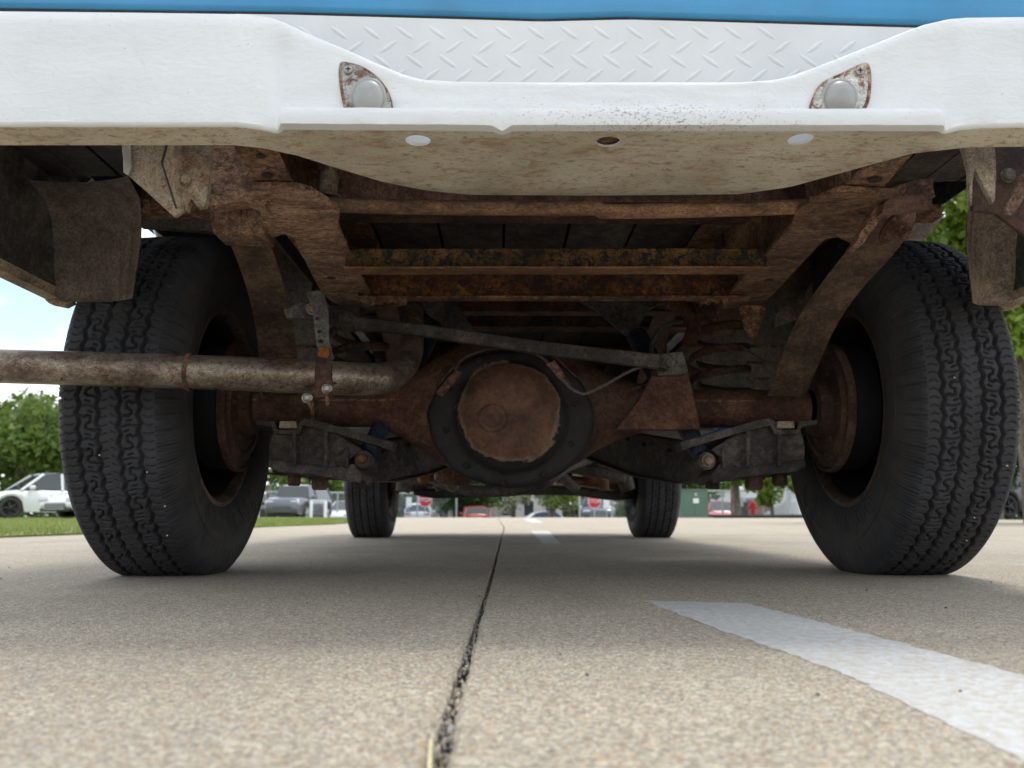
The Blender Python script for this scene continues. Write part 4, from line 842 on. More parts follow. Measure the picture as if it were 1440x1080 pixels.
# --- upper body (mostly out of the picture)
def skin(name, side, prof, mat, ys):
    b = MB(); k = len(prof); vs = []
    for y in ys:
        for (x, z) in prof: vs.append((side * x, y, z))
    b.add(vs, [(i * k + j, (i + 1) * k + j, (i + 1) * k + j + 1, i * k + j + 1) for i in range(len(ys) - 1) for j in range(k - 1)])
    return part(b, name, mat, smooth=50, bevel=0)
for sx in (-1, 1):
    skin('cab_side', sx, [(.88, .46), (.93, .455), (.96, .60), (.97, .9), (.95, 1.05), (.94, 1.10)], M['blue'], [3.19, 3.4, 3.8, 4.38])
    b = MB(); X = sx * .95; vs = []; ys = [4.40] + [4.80 - .42 * math.cos(a) for a in np.linspace(0.02, math.pi - .02, 22)] + [5.45, 5.6]
    for y in ys:
        lo = .38 + math.sqrt(max(0, .42 ** 2 - (y - 4.8) ** 2)) if abs(y - 4.8) < .42 else .50
        lo = max(lo, .50); vs += [(X - sx * .05, y, lo), (X, y, lo - .006), (X + sx * .015, y, .9), (X - sx * .02, y, 1.05), (X - sx * .2, y, 1.08)]
    b.add(vs, [(i * 5 + j, (i + 1) * 5 + j, (i + 1) * 5 + j + 1, i * 5 + j + 1) for i in range(len(ys) - 1) for j in range(4)]); part(b, 'front_fender', M['blue'], smooth=60, bevel=0)
    b = MB(); b.prism([Vector((sx * .935, 3.30, 1.12)), Vector((sx * .935, 4.15, 1.12)), Vector((sx * .80, 3.95, 1.52)), Vector((sx * .80, 3.34, 1.52))], (-sx * .006, 0, 0)); part(b, 'door_window', mat_plain('tinted_glass', (.02, .025, .03), .05, 0, .1), bevel=0)
b = MB(); b.prism([Vector((-.95, 3.18, 1.10)), Vector((-.80, 3.24, 1.56)), Vector((.80, 3.24, 1.56)), Vector((.95, 3.18, 1.10)), Vector((.95, 3.16, .5)), Vector((-.95, 3.16, .5))], (0, .01, 0)); b.prism([Vector((-.80, 3.24, 1.56)), Vector((.80, 3.24, 1.56)), Vector((.78, 4.0, 1.58)), Vector((-.78, 4.0, 1.58))], (0, 0, .03)); part(b, 'cab_shell', M['blue'], bevel=.008)
b = MB(); b.prism([Vector((-.6, 3.205, 1.18)), Vector((.6, 3.205, 1.18)), Vector((.55, 3.222, 1.48)), Vector((-.55, 3.222, 1.48))], (0, -.012, 0)); b.prism([Vector((-.86, 4.42, 1.08)), Vector((.86, 4.42, 1.08)), Vector((.76, 4.02, 1.56)), Vector((-.76, 4.02, 1.56))], (0, .006, 0)); part(b, 'cab_window', bpy.data.materials['tinted_glass'], bevel=0)
b = MB(); b.prism([Vector((-.76, 4.42, 1.07)), Vector((.76, 4.42, 1.07)), Vector((.74, 5.55, 1.02)), Vector((-.74, 5.55, 1.02))], (0, 0, .03)); part(b, 'hood', M['blue'], bevel=.01)
b = MB(); b.box((0, 5.6, .80), (.90, .03, .22)); part(b, 'front_panel', M['blue'], bevel=.02)
b = MB(); b.box((0, 5.72, .52), (.96, .06, .07)); part(b, 'front_bumper', M['white'], bevel=.02)

# --- wheels: tyre tread is real relief
TR = .374; PITCHN = 38; SEGP = 40; NR = PITCHN * SEGP
def tread_tyre():
    tread_x = np.linspace(-.094, .094, 111)
    side = [(.078, .211), (.086, .216), (.092, .224), (.100, .238), (.108, .254), (.110, .270), (.112, .286), (.1125, .300), (.111, .314), (.109, .327), (.106, .338), (.102, .348), (.0985, .354)]
    prof = [(-a, r_) for a, r_ in side] + [(x, None) for x in tread_x] + [(a, r_) for a, r_ in reversed(side)]
    n0 = len(side); nc = len(prof); lam = 2 * math.pi * TR / PITCHN
    th = np.arange(NR) * 2 * math.pi / NR; s = (th * TR) % lam / lam            # phase 0..1
    ph = s[:, None]; X = tread_x[None, :]
    tri = lambda p: 2 * np.abs(2 * ((p) % 1) - 1) - 1
    dep = np.zeros((NR, len(tread_x)))
    def groove(c_, amp, wd, dp, k=2, o=0):
        ctr = c_ + amp * tri(ph * k + o); d = np.abs(X - ctr); return dp * np.clip((wd + .0012 - d) / .0022, 0, 1)
    idx = np.arange(NR)[:, None] / SEGP
    j = .0008 * np.sin(idx * 5.1)
    for c_, o in ((-.0545, 0), (-.0190, .3), (.0190, .55), (.0545, .1)):
        dep = np.maximum(dep, groove(c_ + 0 * j, .0030, .0036, .0100, 2, o))
    def seg_d(ax_, ay, bx, by):     # distance to a segment, x in m, y in phase
        px = X - ax_; best = None
        for sh in (-1, 0, 1):
            py = (ph + sh - ay) * lam; vx = bx - ax_; vy = (by - ay) * lam; t = np.clip((px * vx + py * vy) / (vx * vx + vy * vy), 0, 1)
            d = np.hypot(px - t * vx, py - t * vy); best = d if best is None else np.minimum(best, d)
        return best
    for cx, sg, o in ((-.0368, 1, 0), (.0368, -1, .42)):       # hooked blocks of the second and fourth ribs
        path = [(-.018, .08), (-.006, .16), (-.001, .10), (.005, .14), (.0045, .30), (-.003, .36), (-.0045, .46), (.001, .54), (.008, .52), (.018, .60)]
        for (a, pa), (c_, pc) in zip(path[:-1], path[1:]):
            d = seg_d(cx + sg * a, pa + o, cx + sg * c_, pc + o); dep = np.maximum(dep, .0085 * np.clip((.0025 - d) / .0013, 0, 1))
        for (a, pa, c_, pc) in ((-.018, .84, .0, .80), (.0, .80, .018, .88), (-.004, .66, .004, .70), (.002, .97, .008, .01 + 1)):
            d = seg_d(cx + sg * a, pa + o, cx + sg * c_, pc + o); dep = np.maximum(dep, .0065 * np.clip((.0022 - d) / .0012, 0, 1))
    for k in range(4):                                          # sipes of the centre and shoulder ribs
        q = (k + .15) / 4
        for (a, b_) in ((-.013, -.004), (.003, .013)):
            d = seg_d(a, q + .02, b_, q + .06 * (1 if a > 0 else -1)); dep = np.maximum(dep, .0042 * np.clip((.0016 - d) / .0011, 0, 1))
        for sg in (-1, 1):
            for (a, pa, c_, pc) in ((.0625, q, .071, q + .05), (.071, q + .05, .078, q + .01), (.083, q + .1, .092, q + .12)):
                d = seg_d(sg * a, pa, sg * c_, pc); dep = np.maximum(dep, .0045 * np.clip((.0017 - d) / .0012, 0, 1))
    V = np.zeros((NR, nc, 3)); ct, st = np.cos(th), np.sin(th)
    rs = np.zeros((NR, nc)); xs_ = np.zeros((NR, nc))
    for i, (x, r_) in enumerate(prof):
        xs_[:, i] = x
        if r_ is None:
            k = i - n0; u = abs(x) / .094; base = TR - .0045 * u ** 2 - .010 * max(0, (u - .86) / .14) ** 2
            rs[:, i] = base - dep[:, k] - (.0055 * ((s * 2 + .07) % 1 < .14) if u > .88 else 0)
        else:
            rs[:, i] = r_
            if r_ > .325: rs[:, i] -= .0075 * ((s * 2 + .07) % 1 < .16) + .0026 * ((s * 8) % 1 < .3)
            if .268 < r_ < .30: xs_[:, i] += 0
    # embossed ring and marks on the sidewall
    for i, (x, r_) in enumerate(prof):
        if r_ is not None and abs(r_ - .312) < .001: xs_[:, i] += math.copysign(.0012, x)
    V[:, :, 0] = xs_; V[:, :, 1] = rs * st[:, None]; V[:, :, 2] = rs * ct[:, None]
    zf = -(.3635); z = V[:, :, 2]; under = z < zf; sink = np.where(under, zf - z, 0)
    V[:, :, 2] = np.where(under, zf + sink * .02, z)
    bulge = np.clip((-V[:, :, 2] - .25) / .11, 0, 1) * np.clip(1 - np.abs(V[:, :, 1]) / .2, 0, 1)
    V[:, :, 0] *= 1 + .05 * bulge
    me = bpy.data.meshes.new('tyre'); nv = NR * nc
    a = (np.arange(NR)[:, None] * nc + np.arange(nc - 1)[None, :]); b_ = ((np.arange(NR)[:, None] + 1) % NR) * nc + np.arange(nc - 1)[None, :]
    fa = np.stack([a, a + 1, b_ + 1, b_], -1).reshape(-1, 4); nf = len(fa)
    me.vertices.add(nv); me.vertices.foreach_set('co', V.reshape(-1).astype(np.float32))
    me.loops.add(nf * 4); me.loops.foreach_set('vertex_index', fa.reshape(-1).astype(np.int32))
    me.polygons.add(nf); me.polygons.foreach_set('loop_start', (np.arange(nf) * 4).astype(np.int32)); me.polygons.foreach_set('loop_total', np.full(nf, 4, np.int32))
    me.polygons.foreach_set('use_smooth', np.ones(nf, bool)); me.update(calc_edges=True); me.validate(); me.materials.append(M['tyre'])
    return me
M['grit'] = mat_plain('stone_pale', (.5, .48, .44), .7, 0, .2)
tyre_me = tread_tyre()
def wheel(x, y, flip, rear=True, proto=None):
    w_ = bpy.data.objects.new('wheel', None); COL.objects.link(w_); attach(w_, truck)
    w_.location = (x, y, .3645); w_.rotation_euler = (0, 0, math.pi if flip else 0)
    if proto:
        for ch in list(proto.children):
            c_ = ch.copy(); COL.objects.link(c_); c_.parent = w_
        return w_
    o = bpy.data.objects.new('tyre', tyre_me); COL.objects.link(o); o.parent = w_
    b = MB()   # local: +X is the outside
    b.lathe([(-.070, .202), (-.055, .199), (-.03, .192), (.03, .190), (.045, .17), (.05, .10), (.055, .045), (.05, 0)], (0, 0, 0), (1, 0, 0), 72, 1)
    b.lathe([(-.090, .222), (-.092, .213), (-.085, .206), (-.070, .202)], (0, 0, 0), (1, 0, 0), 72)
    b.lathe([(.050, .165), (.062, .192), (.082, .206), (.090, .213), (.088, .222)], (0, 0, 0), (1, 0, 0), 72)
    o = b.build('rim', [M['rim'], M['rim_black']], None, smooth=50); o.parent = w_
    b = MB(); b.lathe([(-.160, .040), (-.158, .062), (-.134, .066), (-.130, .098), (-.136, .104), (-.136, .114), (-.127, .120), (-.124, .134), (-.131, .139), (-.126, .145), (-.116, .146), (-.112, .140)], (0, 0, 0), (1, 0, 0), 64)
    b.lathe([(-.112, .140), (-.060, .138), (-.055, .12), (.04, .10), (.045, .05)], (0, 0, 0), (1, 0, 0), 48, 1)
    for a in range(6): b.hexbolt(Vector((-.132, .082 * math.cos(a * 1.05), .082 * math.sin(a * 1.05))), (-1, 0, 0), .006, .008)
    o = b.build('brake_drum', [M['drum'], M['rim_black']], None, smooth=40); o.parent = w_
    b = MB(); rnd = random.Random(21); a0 = math.pi - .78
    def sp(ang, r_, lift): return Vector((-np.interp(r_, [.224, .238, .254, .270, .286, .300, .314], [.092, .100, .108, .110, .112, .1125, .111]) * 1.0 - lift, r_ * math.sin(ang), r_ * math.cos(ang)))
    for k in range(9):                     # illegible raised script on the inner sidewall
        a1 = a0 + k * .175; wd_ = .055 + .02 * rnd.random(); lo, hi = .240 + .006 * rnd.random(), .286 + .010 * rnd.random(); q = []
        for i in range(15):
            t = i / 14 * 2 * math.pi * (1 if k % 3 else .8); q.append(sp(a1 + wd_ * math.cos(t) + .05 * math.sin(t), (lo + hi) / 2 + (hi - lo) / 2 * math.sin(t), .0008))
        b.tube(q, .0011, 5, smooth=False)
        b.tube([sp(a1 + .05, hi, .0008), sp(a1 + .02, (lo + hi) / 2, .0008), sp(a1 + .09, lo, .0008)], .0011, 5)
    q = [sp(i / 60 * 2 * math.pi, .3085, .001) for i in range(61)]; b.tube(q, .0009, 5, smooth=False)
    o = b.build('sidewall_relief', M['tyre'], None, smooth=180); o.parent = w_
    return w_
w1 = wheel(.790, 1.88, False); w2 = wheel(-.774, 1.88, True, proto=w1); w3 = wheel(.785, 4.80, False, proto=w1); w4 = wheel(-.782, 4.80, True, proto=w1)
# small pale stones stuck in the treads
random.seed(4)
for (x, y) in ((207, 664), (232, 712), (235, 753), (140, 640), (1416, 655), (1342, 531), (1370, 728), (1359, 760)):
    q = None
    for k in range(400):
        d = 1.40 + k * .001; p = P(x, y, d)
        if math.hypot(p.y - 1.88, p.z - .3645) < .3735: q = p; break
    if q is None: continue
    b = MB(); b.lathe([(-.003, .0), (-.002, .0012), (.0005, .0019), (.002, .0012), (.0026, 0)], q, (random.random() - .5, 1, .4), 7); o = b.build('tread_stone', M['grit'], truck, smooth=180)

# ------------------------------------------------------------------ background
def px_at(px, py, d): return P(px, py, d)
# trees: tapered trunk with limbs, crown of leaf clumps
def mat_leaf(name, a, b_, c_):
    m, nt, N, L, B = newmat(name); v = objco(N, L)
    n = nzn(N, L, v, 2.2, 5, .7); L.new(rampn(N, L, n, [(.32, a), (.5, b_), (.68, c_)]), B.inputs['Base Color']); B.inputs['Roughness'].default_value = .5
    tr = N.new('ShaderNodeBsdfTranslucent'); L.new(rampn(N, L, n, [(.32, a), (.5, b_), (.68, c_)]), tr.inputs[0])
    mi = N.new('ShaderNodeMixShader'); mi.inputs[0].default_value = .45; out = N['Material Output']
    L.new(B.outputs[0], mi.inputs[1]); L.new(tr.outputs[0], mi.inputs[2]); L.new(mi.outputs[0], out.inputs[0]); return m
LEAF = mat_leaf('leaf_green', (.07, .12, .02), (.13, .20, .035), (.23, .29, .07))
LEAF2 = mat_leaf('leaf_bright', (.11, .19, .02), (.20, .30, .04), (.34, .42, .09))
LEAF3 = mat_leaf('leaf_dark', (.03, .06, .018), (.065, .115, .03), (.13, .19, .06))
BLOS = mat_leaf('blossom_cream', (.30, .29, .22), (.45, .43, .34), (.55, .53, .45))
BARK = mat_rust('bark', (.07, .055, .045), (.14, .115, .09), (.24, .20, .165), .12, bump=.8, stretch=(1, 1, .3))
def tree(name, base, H, Rr, label, cat='tree', leaf=LEAF, n=5000, ls=.12, trunk_h=.35, tr=.16, group=None, seed=0, blossom=0, lean=(0, 0), zr=.42):
    rg = np.random.RandomState(seed); rnd = random.Random(seed)
    t = thing(name, label, cat, base, 0, group)
    cz = H * (1 - zr); ry = H * zr
    b = MB(); top = Vector((lean[0], lean[1], H * .72))
    b.tube([Vector((0, 0, -.3)), Vector((lean[0] * .2, lean[1] * .2, H * trunk_h * .6)), Vector((lean[0] * .5, lean[1] * .5, H * trunk_h)), top], [tr * 1.25, tr, tr * .8, tr * .2], 10)
    ends = []
    for i in range(9):
        a = i * 2.4 + rnd.random(); s_ = Vector((lean[0] * .5, lean[1] * .5, H * (trunk_h + .3 * i / 9))); e = Vector((Rr * .75 * math.cos(a) * (1 - i * .05), Rr * .75 * math.sin(a) * (1 - i * .05), cz + ry * (-.3 + i * .12)))
        mid = s_.lerp(e, .5) + Vector((0, 0, .1 * H)); b.tube([s_, mid, e], [tr * .45, tr * .28, tr * .08], 7); ends.append(e)
    o = b.build('trunk', BARK, t, smooth=180); o.matrix_parent_inverse = Matrix.Identity(4)
    K = 34; cl = []
    for i in range(K):
        u = rg.normal(size=3); u /= np.linalg.norm(u); rr = .45 + .52 * rg.rand()
        cl.append((u[0] * Rr * rr, u[1] * Rr * rr, cz + u[2] * ry * rr, Rr * (.20 + .18 * rg.rand())))
    cl = np.array(cl); ci = rg.randint(0, K, n); g = rg.normal(size=(n, 3)); g /= np.linalg.norm(g, axis=1)[:, None]; rad = rg.rand(n) ** .45
    pos = cl[ci, :3] + g * (rad * cl[ci, 3])[:, None] * np.array([1, 1, .75])
    def quads(pos, sz):
        k = len(pos); a = rg.normal(size=(k, 3)); a /= np.linalg.norm(a, axis=1)[:, None]; c_ = rg.normal(size=(k, 3)); c_ -= a * (a * c_).sum(1)[:, None]; c_ /= np.linalg.norm(c_, axis=1)[:, None]
        s_ = (sz * (.6 + .8 * rg.rand(k)))[:, None]; return np.concatenate([pos - a * s_, pos + c_ * s_ * .5, pos + a * s_, pos - c_ * s_ * .5], 0)
    V = quads(pos, ls); me = bpy.data.meshes.new('crown'); me.from_pydata(V.tolist(), [], [(i, n + i, 2 * n + i, 3 * n + i) for i in range(n)]); me.materials.append(leaf)
    if blossom:
        me.materials.append(BLOS); mk = (rg.rand(n) < blossom).astype(np.int32); me.polygons.foreach_set('material_index', mk)
    o = bpy.data.objects.new('crown', me); COL.objects.link(o); o.parent = t
    return t
def gp(px, d, z=None): p = P(px, 700, d); return (p.x, p.y, ground_z(p.y) if z is None else z)
tree('maple_tree', gp(24, 33), 5.4, 3.1, 'bushy green tree behind the white sedans at the left edge', n=11000, ls=.15, seed=1, leaf=LEAF, zr=.46)
tree('shade_tree', gp(1452, 11.8), 7.6, 2.7, 'bright green tree right of the pickup with its trunk beside the right rear tyre', n=26000, ls=.085, leaf=LEAF2, trunk_h=.3, tr=.115, seed=2, zr=.36)
tree('maple_tree', gp(1034, 33), 6.2, 1.9, 'green tree with a pale straight trunk right of the green utility box', n=7000, ls=.13, trunk_h=.42, tr=.17, seed=3)
tree('maple_tree', gp(440, 62), 6.2, 3.6, 'rounded green tree behind the dark grey sport utility car', n=7000, ls=.22, seed=4, leaf=LEAF)
tree('maple_tree', gp(486, 70), 5.6, 3.4, 'green tree behind the fence, partly hidden by the left front tyre', n=5000, ls=.22, seed=5, leaf=LEAF)
tree('maple_tree', gp(350, 90), 4.6, 3.2, 'low green tree at the foot of the utility pole', n=3000, ls=.25, seed=6, leaf=LEAF3)
tree('maple_tree', gp(640, 66), 6.3, 3.2, 'dark green tree behind the red stop sign', n=6000, ls=.2, seed=7, leaf=LEAF3)
tree('maple_tree', gp(664, 74), 6.4, 3.0, 'green tree behind the red hatchback', n=5000, ls=.2, seed=8, leaf=LEAF)
tree('maple_tree', gp(566, 78), 6.2, 3.6, 'dark green tree behind the white road sign by the left front tyre', n=5000, ls=.22, seed=19, leaf=LEAF3)
tree('blossom_tree', gp(722, 60), 5.1, 2.0, 'thin tree with cream blossom before the pale building', n=1500, ls=.17, blossom=.6, seed=9, leaf=LEAF)
tree('blossom_tree', gp(775, 54), 5.8, 2.3, 'leafy green tree with scattered cream blossom under the differential', n=4200, ls=.16, blossom=.22, seed=10, leaf=LEAF2)
tree('blossom_tree', gp(812, 60), 4.6, 1.9, 'small cream blossoming tree left of the dark hatchback', n=2600, ls=.16, blossom=.5, seed=11, leaf=LEAF3)
tree('maple_tree', gp(880, 66), 6.4, 2.8, 'green tree behind the chain link fence left of the right front tyre', n=5000, ls=.2, seed=12, leaf=LEAF)
tree('maple_tree', gp(975, 60), 6.4, 2.6, 'green tree rising behind the utility box', n=3600, ls=.2, seed=13, leaf=LEAF)
tree('maple_tree', gp(1085, 44), 5.9, 2.0, 'leafy green tree behind the fence left of the right rear tyre', n=6500, ls=.14, seed=14, leaf=LEAF2, tr=.09)
tree('maple_tree', gp(1120, 58), 6.4, 2.3, 'far green tree beside the white lorry', n=4000, ls=.18, seed=15, leaf=LEAF)
tree('maple_tree', gp(1400, 26), 6.8, 2.9, 'dark leafy tree behind the shade tree on the right', n=9000, ls=.15, seed=16, leaf=LEAF3)
# cars
PAINT = {}
def cpaint(name, col, metal=0):
    if name not in PAINT: PAINT[name] = mat_plain('car_paint_' + name, col, .28, metal, .03, 2, coat=.8)
    return PAINT[name]
GLASS = mat_plain('car_glass', (.03, .04, .045), .06, 0, .1, 1, spec=.8)
BLACK = mat_plain('car_trim_black', (.012, .012, .013), .45, 0, .2); ALLOY = mat_plain('alloy', (.45, .45, .46), .3, .6, .1)
HEAD = mat_plain('headlight_glass', (.55, .57, .6), .12, .3, .1); TAIL = mat_plain('tail_light_red', (.35, .02, .015), .25, 0, .1)
def car(name, label, loc, heading, col, kind='sedan', Lc=4.7, W=1.82, H=1.45, cat='car', black_alloy=True, group='cars parked beyond the drive'):
    """heading: direction of the nose in degrees from +X"""
    t = thing(name, label, cat, loc, R(heading), group)
    Pm = cpaint(*col)
    def bd(b, nm, mat, smooth=40, bev=0, par=t):
        o = b.build(nm, mat, None, smooth); o.parent = par
        if bev:
            m_ = o.modifiers.new('bevel', 'BEVEL'); m_.width = bev; m_.segments = 2; m_.angle_limit = R(40)
        return o
    h2 = Lc / 2; belt = H * .62; nose = H * (.50 if kind != 'suv' else .60)
    if kind == 'sedan': st = [(-h2, .42, .50, .78), (-h2 + .05, .28, .60, .86), (-h2 + .35, .22, belt * 1.02, .96), (-h2 + .9, .20, belt * 1.03, 1), (0, .19, belt, 1), (h2 - 1.35, .20, belt * .99, 1), (h2 - .8, .21, nose * 1.14, .98), (h2 - .3, .22, nose * 1.0, .93), (h2 - .05, .25, nose * .80, .82), (h2, .35, nose * .65, .72)]
    else: st = [(-h2, .45, belt * .9, .86), (-h2 + .06, .30, belt, .93), (-h2 + .4, .25, belt * 1.03, .99), (0, .24, belt * 1.02, 1), (h2 - 1.2, .25, belt, 1), (h2 - .5, .26, nose * 1.05, .97), (h2 - .12, .28, nose * .98, .90), (h2, .38, nose * .80, .82)]
    xs_ = np.linspace(-h2, h2, 60); wr = H * .225; wx = (-h2 + .82, h2 - .88); vs = []
    hw = W / 2
    for x in xs_:
        lo = float(np.interp(x, [s_[0] for s_ in st], [s_[1] for s_ in st])); hi = float(np.interp(x, [s_[0] for s_ in st], [s_[2] for s_ in st])); wf = float(np.interp(x, [s_[0] for s_ in st], [s_[3] for s_ in st])) * hw
        lw = lo
        for wc in wx:
            if abs(x - wc) < wr * 1.14: lw = max(lw, wr + math.sqrt((wr * 1.14) ** 2 - (x - wc) ** 2) - .0)
        ring = [(wf * .80, lw), (wf * .97, lw + .01), (wf, lerp(max(lw, lo), hi, .35)), (wf * .995, lerp(max(lw, lo), hi, .62)), (wf * .96, lerp(lo, hi, .92)), (wf * .86, hi), (wf * .4, hi + .03)]
        full = ring + [(-a, z) for a, z in reversed(ring)]
        vs += [(x, a, z) for a, z in full]
    k = 14; b = MB(); b.add(vs, [(i * k + j, (i + 1) * k + j, (i + 1) * k + (j + 1) % k, i * k + (j + 1) % k) for i in range(len(xs_) - 1) for j in range(k)] + [tuple(range(k)), tuple((len(xs_) - 1) * k + j for j in reversed(range(k)))])
    bd(b, 'body', Pm, 50)
    # cabin
    if kind == 'sedan': cab = [(-h2 + .62, belt), (-h2 + 1.25, H * .93), (-h2 + 1.85, H * .99), (.15, H), (.55, H * .97), (h2 - 1.15, belt)]
    elif kind == 'hatch': cab = [(-h2 + .06, belt), (-h2 + .35, H * .93), (-h2 + .8, H * .99), (.25, H), (.6, H * .96), (h2 - 1.1, belt)]
    else: cab = [(-h2 + .10, belt), (-h2 + .38, H * .95), (-h2 + .7, H * .99), (.5, H), (.75, H * .97), (h2 - 1.25, belt)]
    def cabw(z): return lerp(hw * .93, hw * .70, (z - belt) / (H - belt))
    # roof + pillars in paint
    b = MB(); q = []
    for i, (x, z) in enumerate(cab[1:-1]):
        wz = cabw(z); q.append([(x, -wz, z - .02), (x, -wz * .9, z), (x, 0, z + .025), (x, wz * .9, z), (x, wz, z - .02), (x, 0, z - .06)])
    vs = [p for r_ in q for p in r_]; b.add(vs, [(i * 6 + j, i * 6 + (j + 1) % 6, (i + 1) * 6 + (j + 1) % 6, (i + 1) * 6 + j) for i in range(len(q) - 1) for j in range(6)] + [(0, 1, 2, 3, 4, 5), tuple((len(q) - 1) * 6 + j for j in (5, 4, 3, 2, 1, 0))]); bd(b, 'roof', Pm, 60)
    for s_ in (-1, 1):
        for (a, c_) in ((cab[0], cab[1]), (cab[-1], cab[-2]), ((.02, belt), (.02, H * .98))):
            b = MB(); b.tube([Vector((a[0], s_ * (cabw(a[1]) + .005), a[1] - .02)), Vector((c_[0], s_ * (cabw(c_[1]) + .005), c_[1] - .01))], .04, 6, smooth=False); bd(b, 'pillar', Pm if a is not cab[0] or kind != 'x' else BLACK, 60)
        b = MB(); pts = [Vector((x, s_ * (cabw(z) - .012), z)) for x, z in cab]; b.prism(pts, (0, -s_ * .01, 0)); bd(b, 'side_window', GLASS, 40)
        b = MB(); b.box((h2 - 1.42, s_ * (hw + .07), belt + .06), (.07, .10, .065)); bd(b, 'mirror', Pm, 60, .03)
        b = MB(); b.box((h2 - .16, s_ * hw * .66, nose * .82), (.14, hw * .22, .06 if kind != 'suv' else .085)); bd(b, 'headlight', HEAD, 60, .03)
        b = MB(); b.box((-h2 + .05, s_ * hw * .66, belt * .86), (.06, hw * .20, .07)); bd(b, 'tail_light', TAIL, 60, .03)
    w0, w1_ = cabw(cab[-1][1]), cabw(cab[-2][1])
    b = MB(); b.prism([Vector((cab[-1][0], -w0, belt)), Vector((cab[-1][0], w0, belt)), Vector((cab[-2][0], w1_, cab[-2][1] - .02)), Vector((cab[-2][0], -w1_, cab[-2][1] - .02))], (.008, 0, .008)); bd(b, 'windscreen', GLASS)
    b = MB(); b.prism([Vector((cab[0][0], -w0, belt)), Vector((cab[0][0], w0, belt)), Vector((cab[1][0], w1_, cab[1][1] - .02)), Vector((cab[1][0], -w1_, cab[1][1] - .02))], (-.008, 0, .008)); bd(b, 'rear_window', GLASS)
    b = MB(); g = nose * .52
    b.box((h2 - .03, 0, g), (.045, hw * .50, .10 if kind != 'suv' else .15)); bd(b, 'grille', BLACK, 40, .02)
    for i in range(3): b = MB(); b.box((h2 + .018, 0, g + (-.06 + .06 * i) * (1.6 if kind == 'suv' else 1)), (.006, hw * .50, .010)); bd(b, 'grille_bar', ALLOY)
    b = MB(); b.box((h2 - .05, 0, .25), (.06, hw * .72, .045)); b.box((-h2 + .06, 0, .30), (.06, hw * .7, .05)); bd(b, 'bumper_trim', BLACK, 40, .02)
    for s_ in (-1, 1):
        b = MB(); b.prism([Vector((.9 - i * .0, s_ * (hw + .002), z)) for i, z in enumerate((.3,))] * 3 if False else [Vector((-.02, s_ * (hw * 1.0 + .002), .28)), Vector((.0, s_ * (hw * 1.0 + .002), .28)), Vector((.0, s_ * (hw + .002), belt * .9)), Vector((-.02, s_ * (hw + .002), belt * .9))], (0, s_ * .001, 0)); bd(b, 'door_seam', BLACK)
    for wc in wx:
        for s_ in (-1, 1):
            ww = bpy.data.objects.new('wheel', None); COL.objects.link(ww); ww.parent = t; ww.location = (wc, s_ * (hw - .13), wr); ww.rotation_euler = (0, 0, 0 if s_ > 0 else math.pi)
            b = MB(); b.lathe([(-.10, wr * .6), (-.10, wr * .93), (-.07, wr), (.08, wr), (.11, wr * .93), (.11, wr * .70), (.09, wr * .66)], (0, 0, 0), (0, 1, 0), 32); bd(b, 'tyre', M['tyre'], 60, par=ww)
            b = MB(); b.lathe([(.085, wr * .67), (.06, wr * .62), (.055, wr * .2)], (0, 0, 0), (0, 1, 0), 32); 
            for a in range(5):
                an = a * 2 * math.pi / 5; b.tube([Vector((0, .10, 0)), Vector((math.cos(an) * wr * .64, .085, math.sin(an) * wr * .64))], [.05, .025], 6, smooth=False)
            bd(b, 'rim', BLACK if black_alloy else ALLOY, 60, par=ww)
    b = MB(); b.box((0, 0, .34), (h2 * .86, hw * .78, .12)); bd(b, 'underbody', BLACK)
    return t
def at_top(px, ytop, H, d=None):
    d = d or (H - .13 + Y0 * SL) / ((724 - ytop) / F + SL); p = P(px, 700, d); return (p.x, p.y, ground_z(p.y))
car('parked_car', 'white sedan with black wheels, leftmost of the two behind the grass verge', at_top(76, 665, 1.43, 28), 224, ('white', (.78, .79, .80)), H=1.44)
car('parked_car', 'white sedan nose-on with a dark grille, right of the other white sedan', at_top(186, 674, 1.30, 25), 240, ('pearl', (.72, .73, .74)), H=1.28)
car('parked_car', 'dark grey sport utility car with silver grille in front of the chain link fence', at_top(422, 690, 1.68, 41), 262, ('gunmetal', (.13, .14, .16), .4), 'suv', 4.5, 1.85, 1.68, black_alloy=False)
car('parked_car', 'black car just right of the left rear tyre', at_top(362, 702, 1.4, 44), 250, ('black', (.02, .02, .022)), 'sedan')
car('parked_car', 'white car beside the left front tyre, behind the fence', at_top(492, 706, 1.4, 50), 262, ('white', (.78, .79, .80)), 'sedan', H=1.4)
car('parked_car', 'pale blue-white hatchback seen from behind, under the stop sign', at_top(590, 709, 1.45), 92, ('iceblue', (.55, .62, .68)), 'hatch', 3.9, 1.7, 1.45)
car('parked_car', 'bright red hatchback with a dark rear window, left of the brick wall', at_top(668, 713, 1.45), 96, ('red', (.42, .03, .025)), 'hatch', 3.9, 1.75, 1.45)
car('parked_car', 'silver car roof showing over the crest left of the dark hatchback', at_top(770, 720.5, 1.42), 10, ('silver', (.5, .51, .53), .3), 'sedan')
car('parked_car', 'dark blue-grey hatchback behind the fence left of the right front tyre', at_top(842, 706, 1.5, 46), 262, ('slate', (.07, .09, .12), .2), 'hatch', 4.2, 1.8, 1.5)
car('parked_car', 'pinkish red car between the utility box and the pale trunk', at_top(1012, 713, 1.42, 52), 262, ('cherry', (.5, .06, .09)), 'sedan', 4.3, 1.72)
car('parked_car', 'silver blue car low behind the kerb left of the right rear tyre', at_top(1106, 721, 1.4, 64), 8, ('steel', (.35, .42, .5), .3), 'sedan')
car('parked_car', 'dark sport utility car at the far right edge beside the shade tree', at_top(1428, 664, 1.7, 29), 200, ('black', (.02, .02, .022)), 'suv', 4.6, 1.85, 1.7)
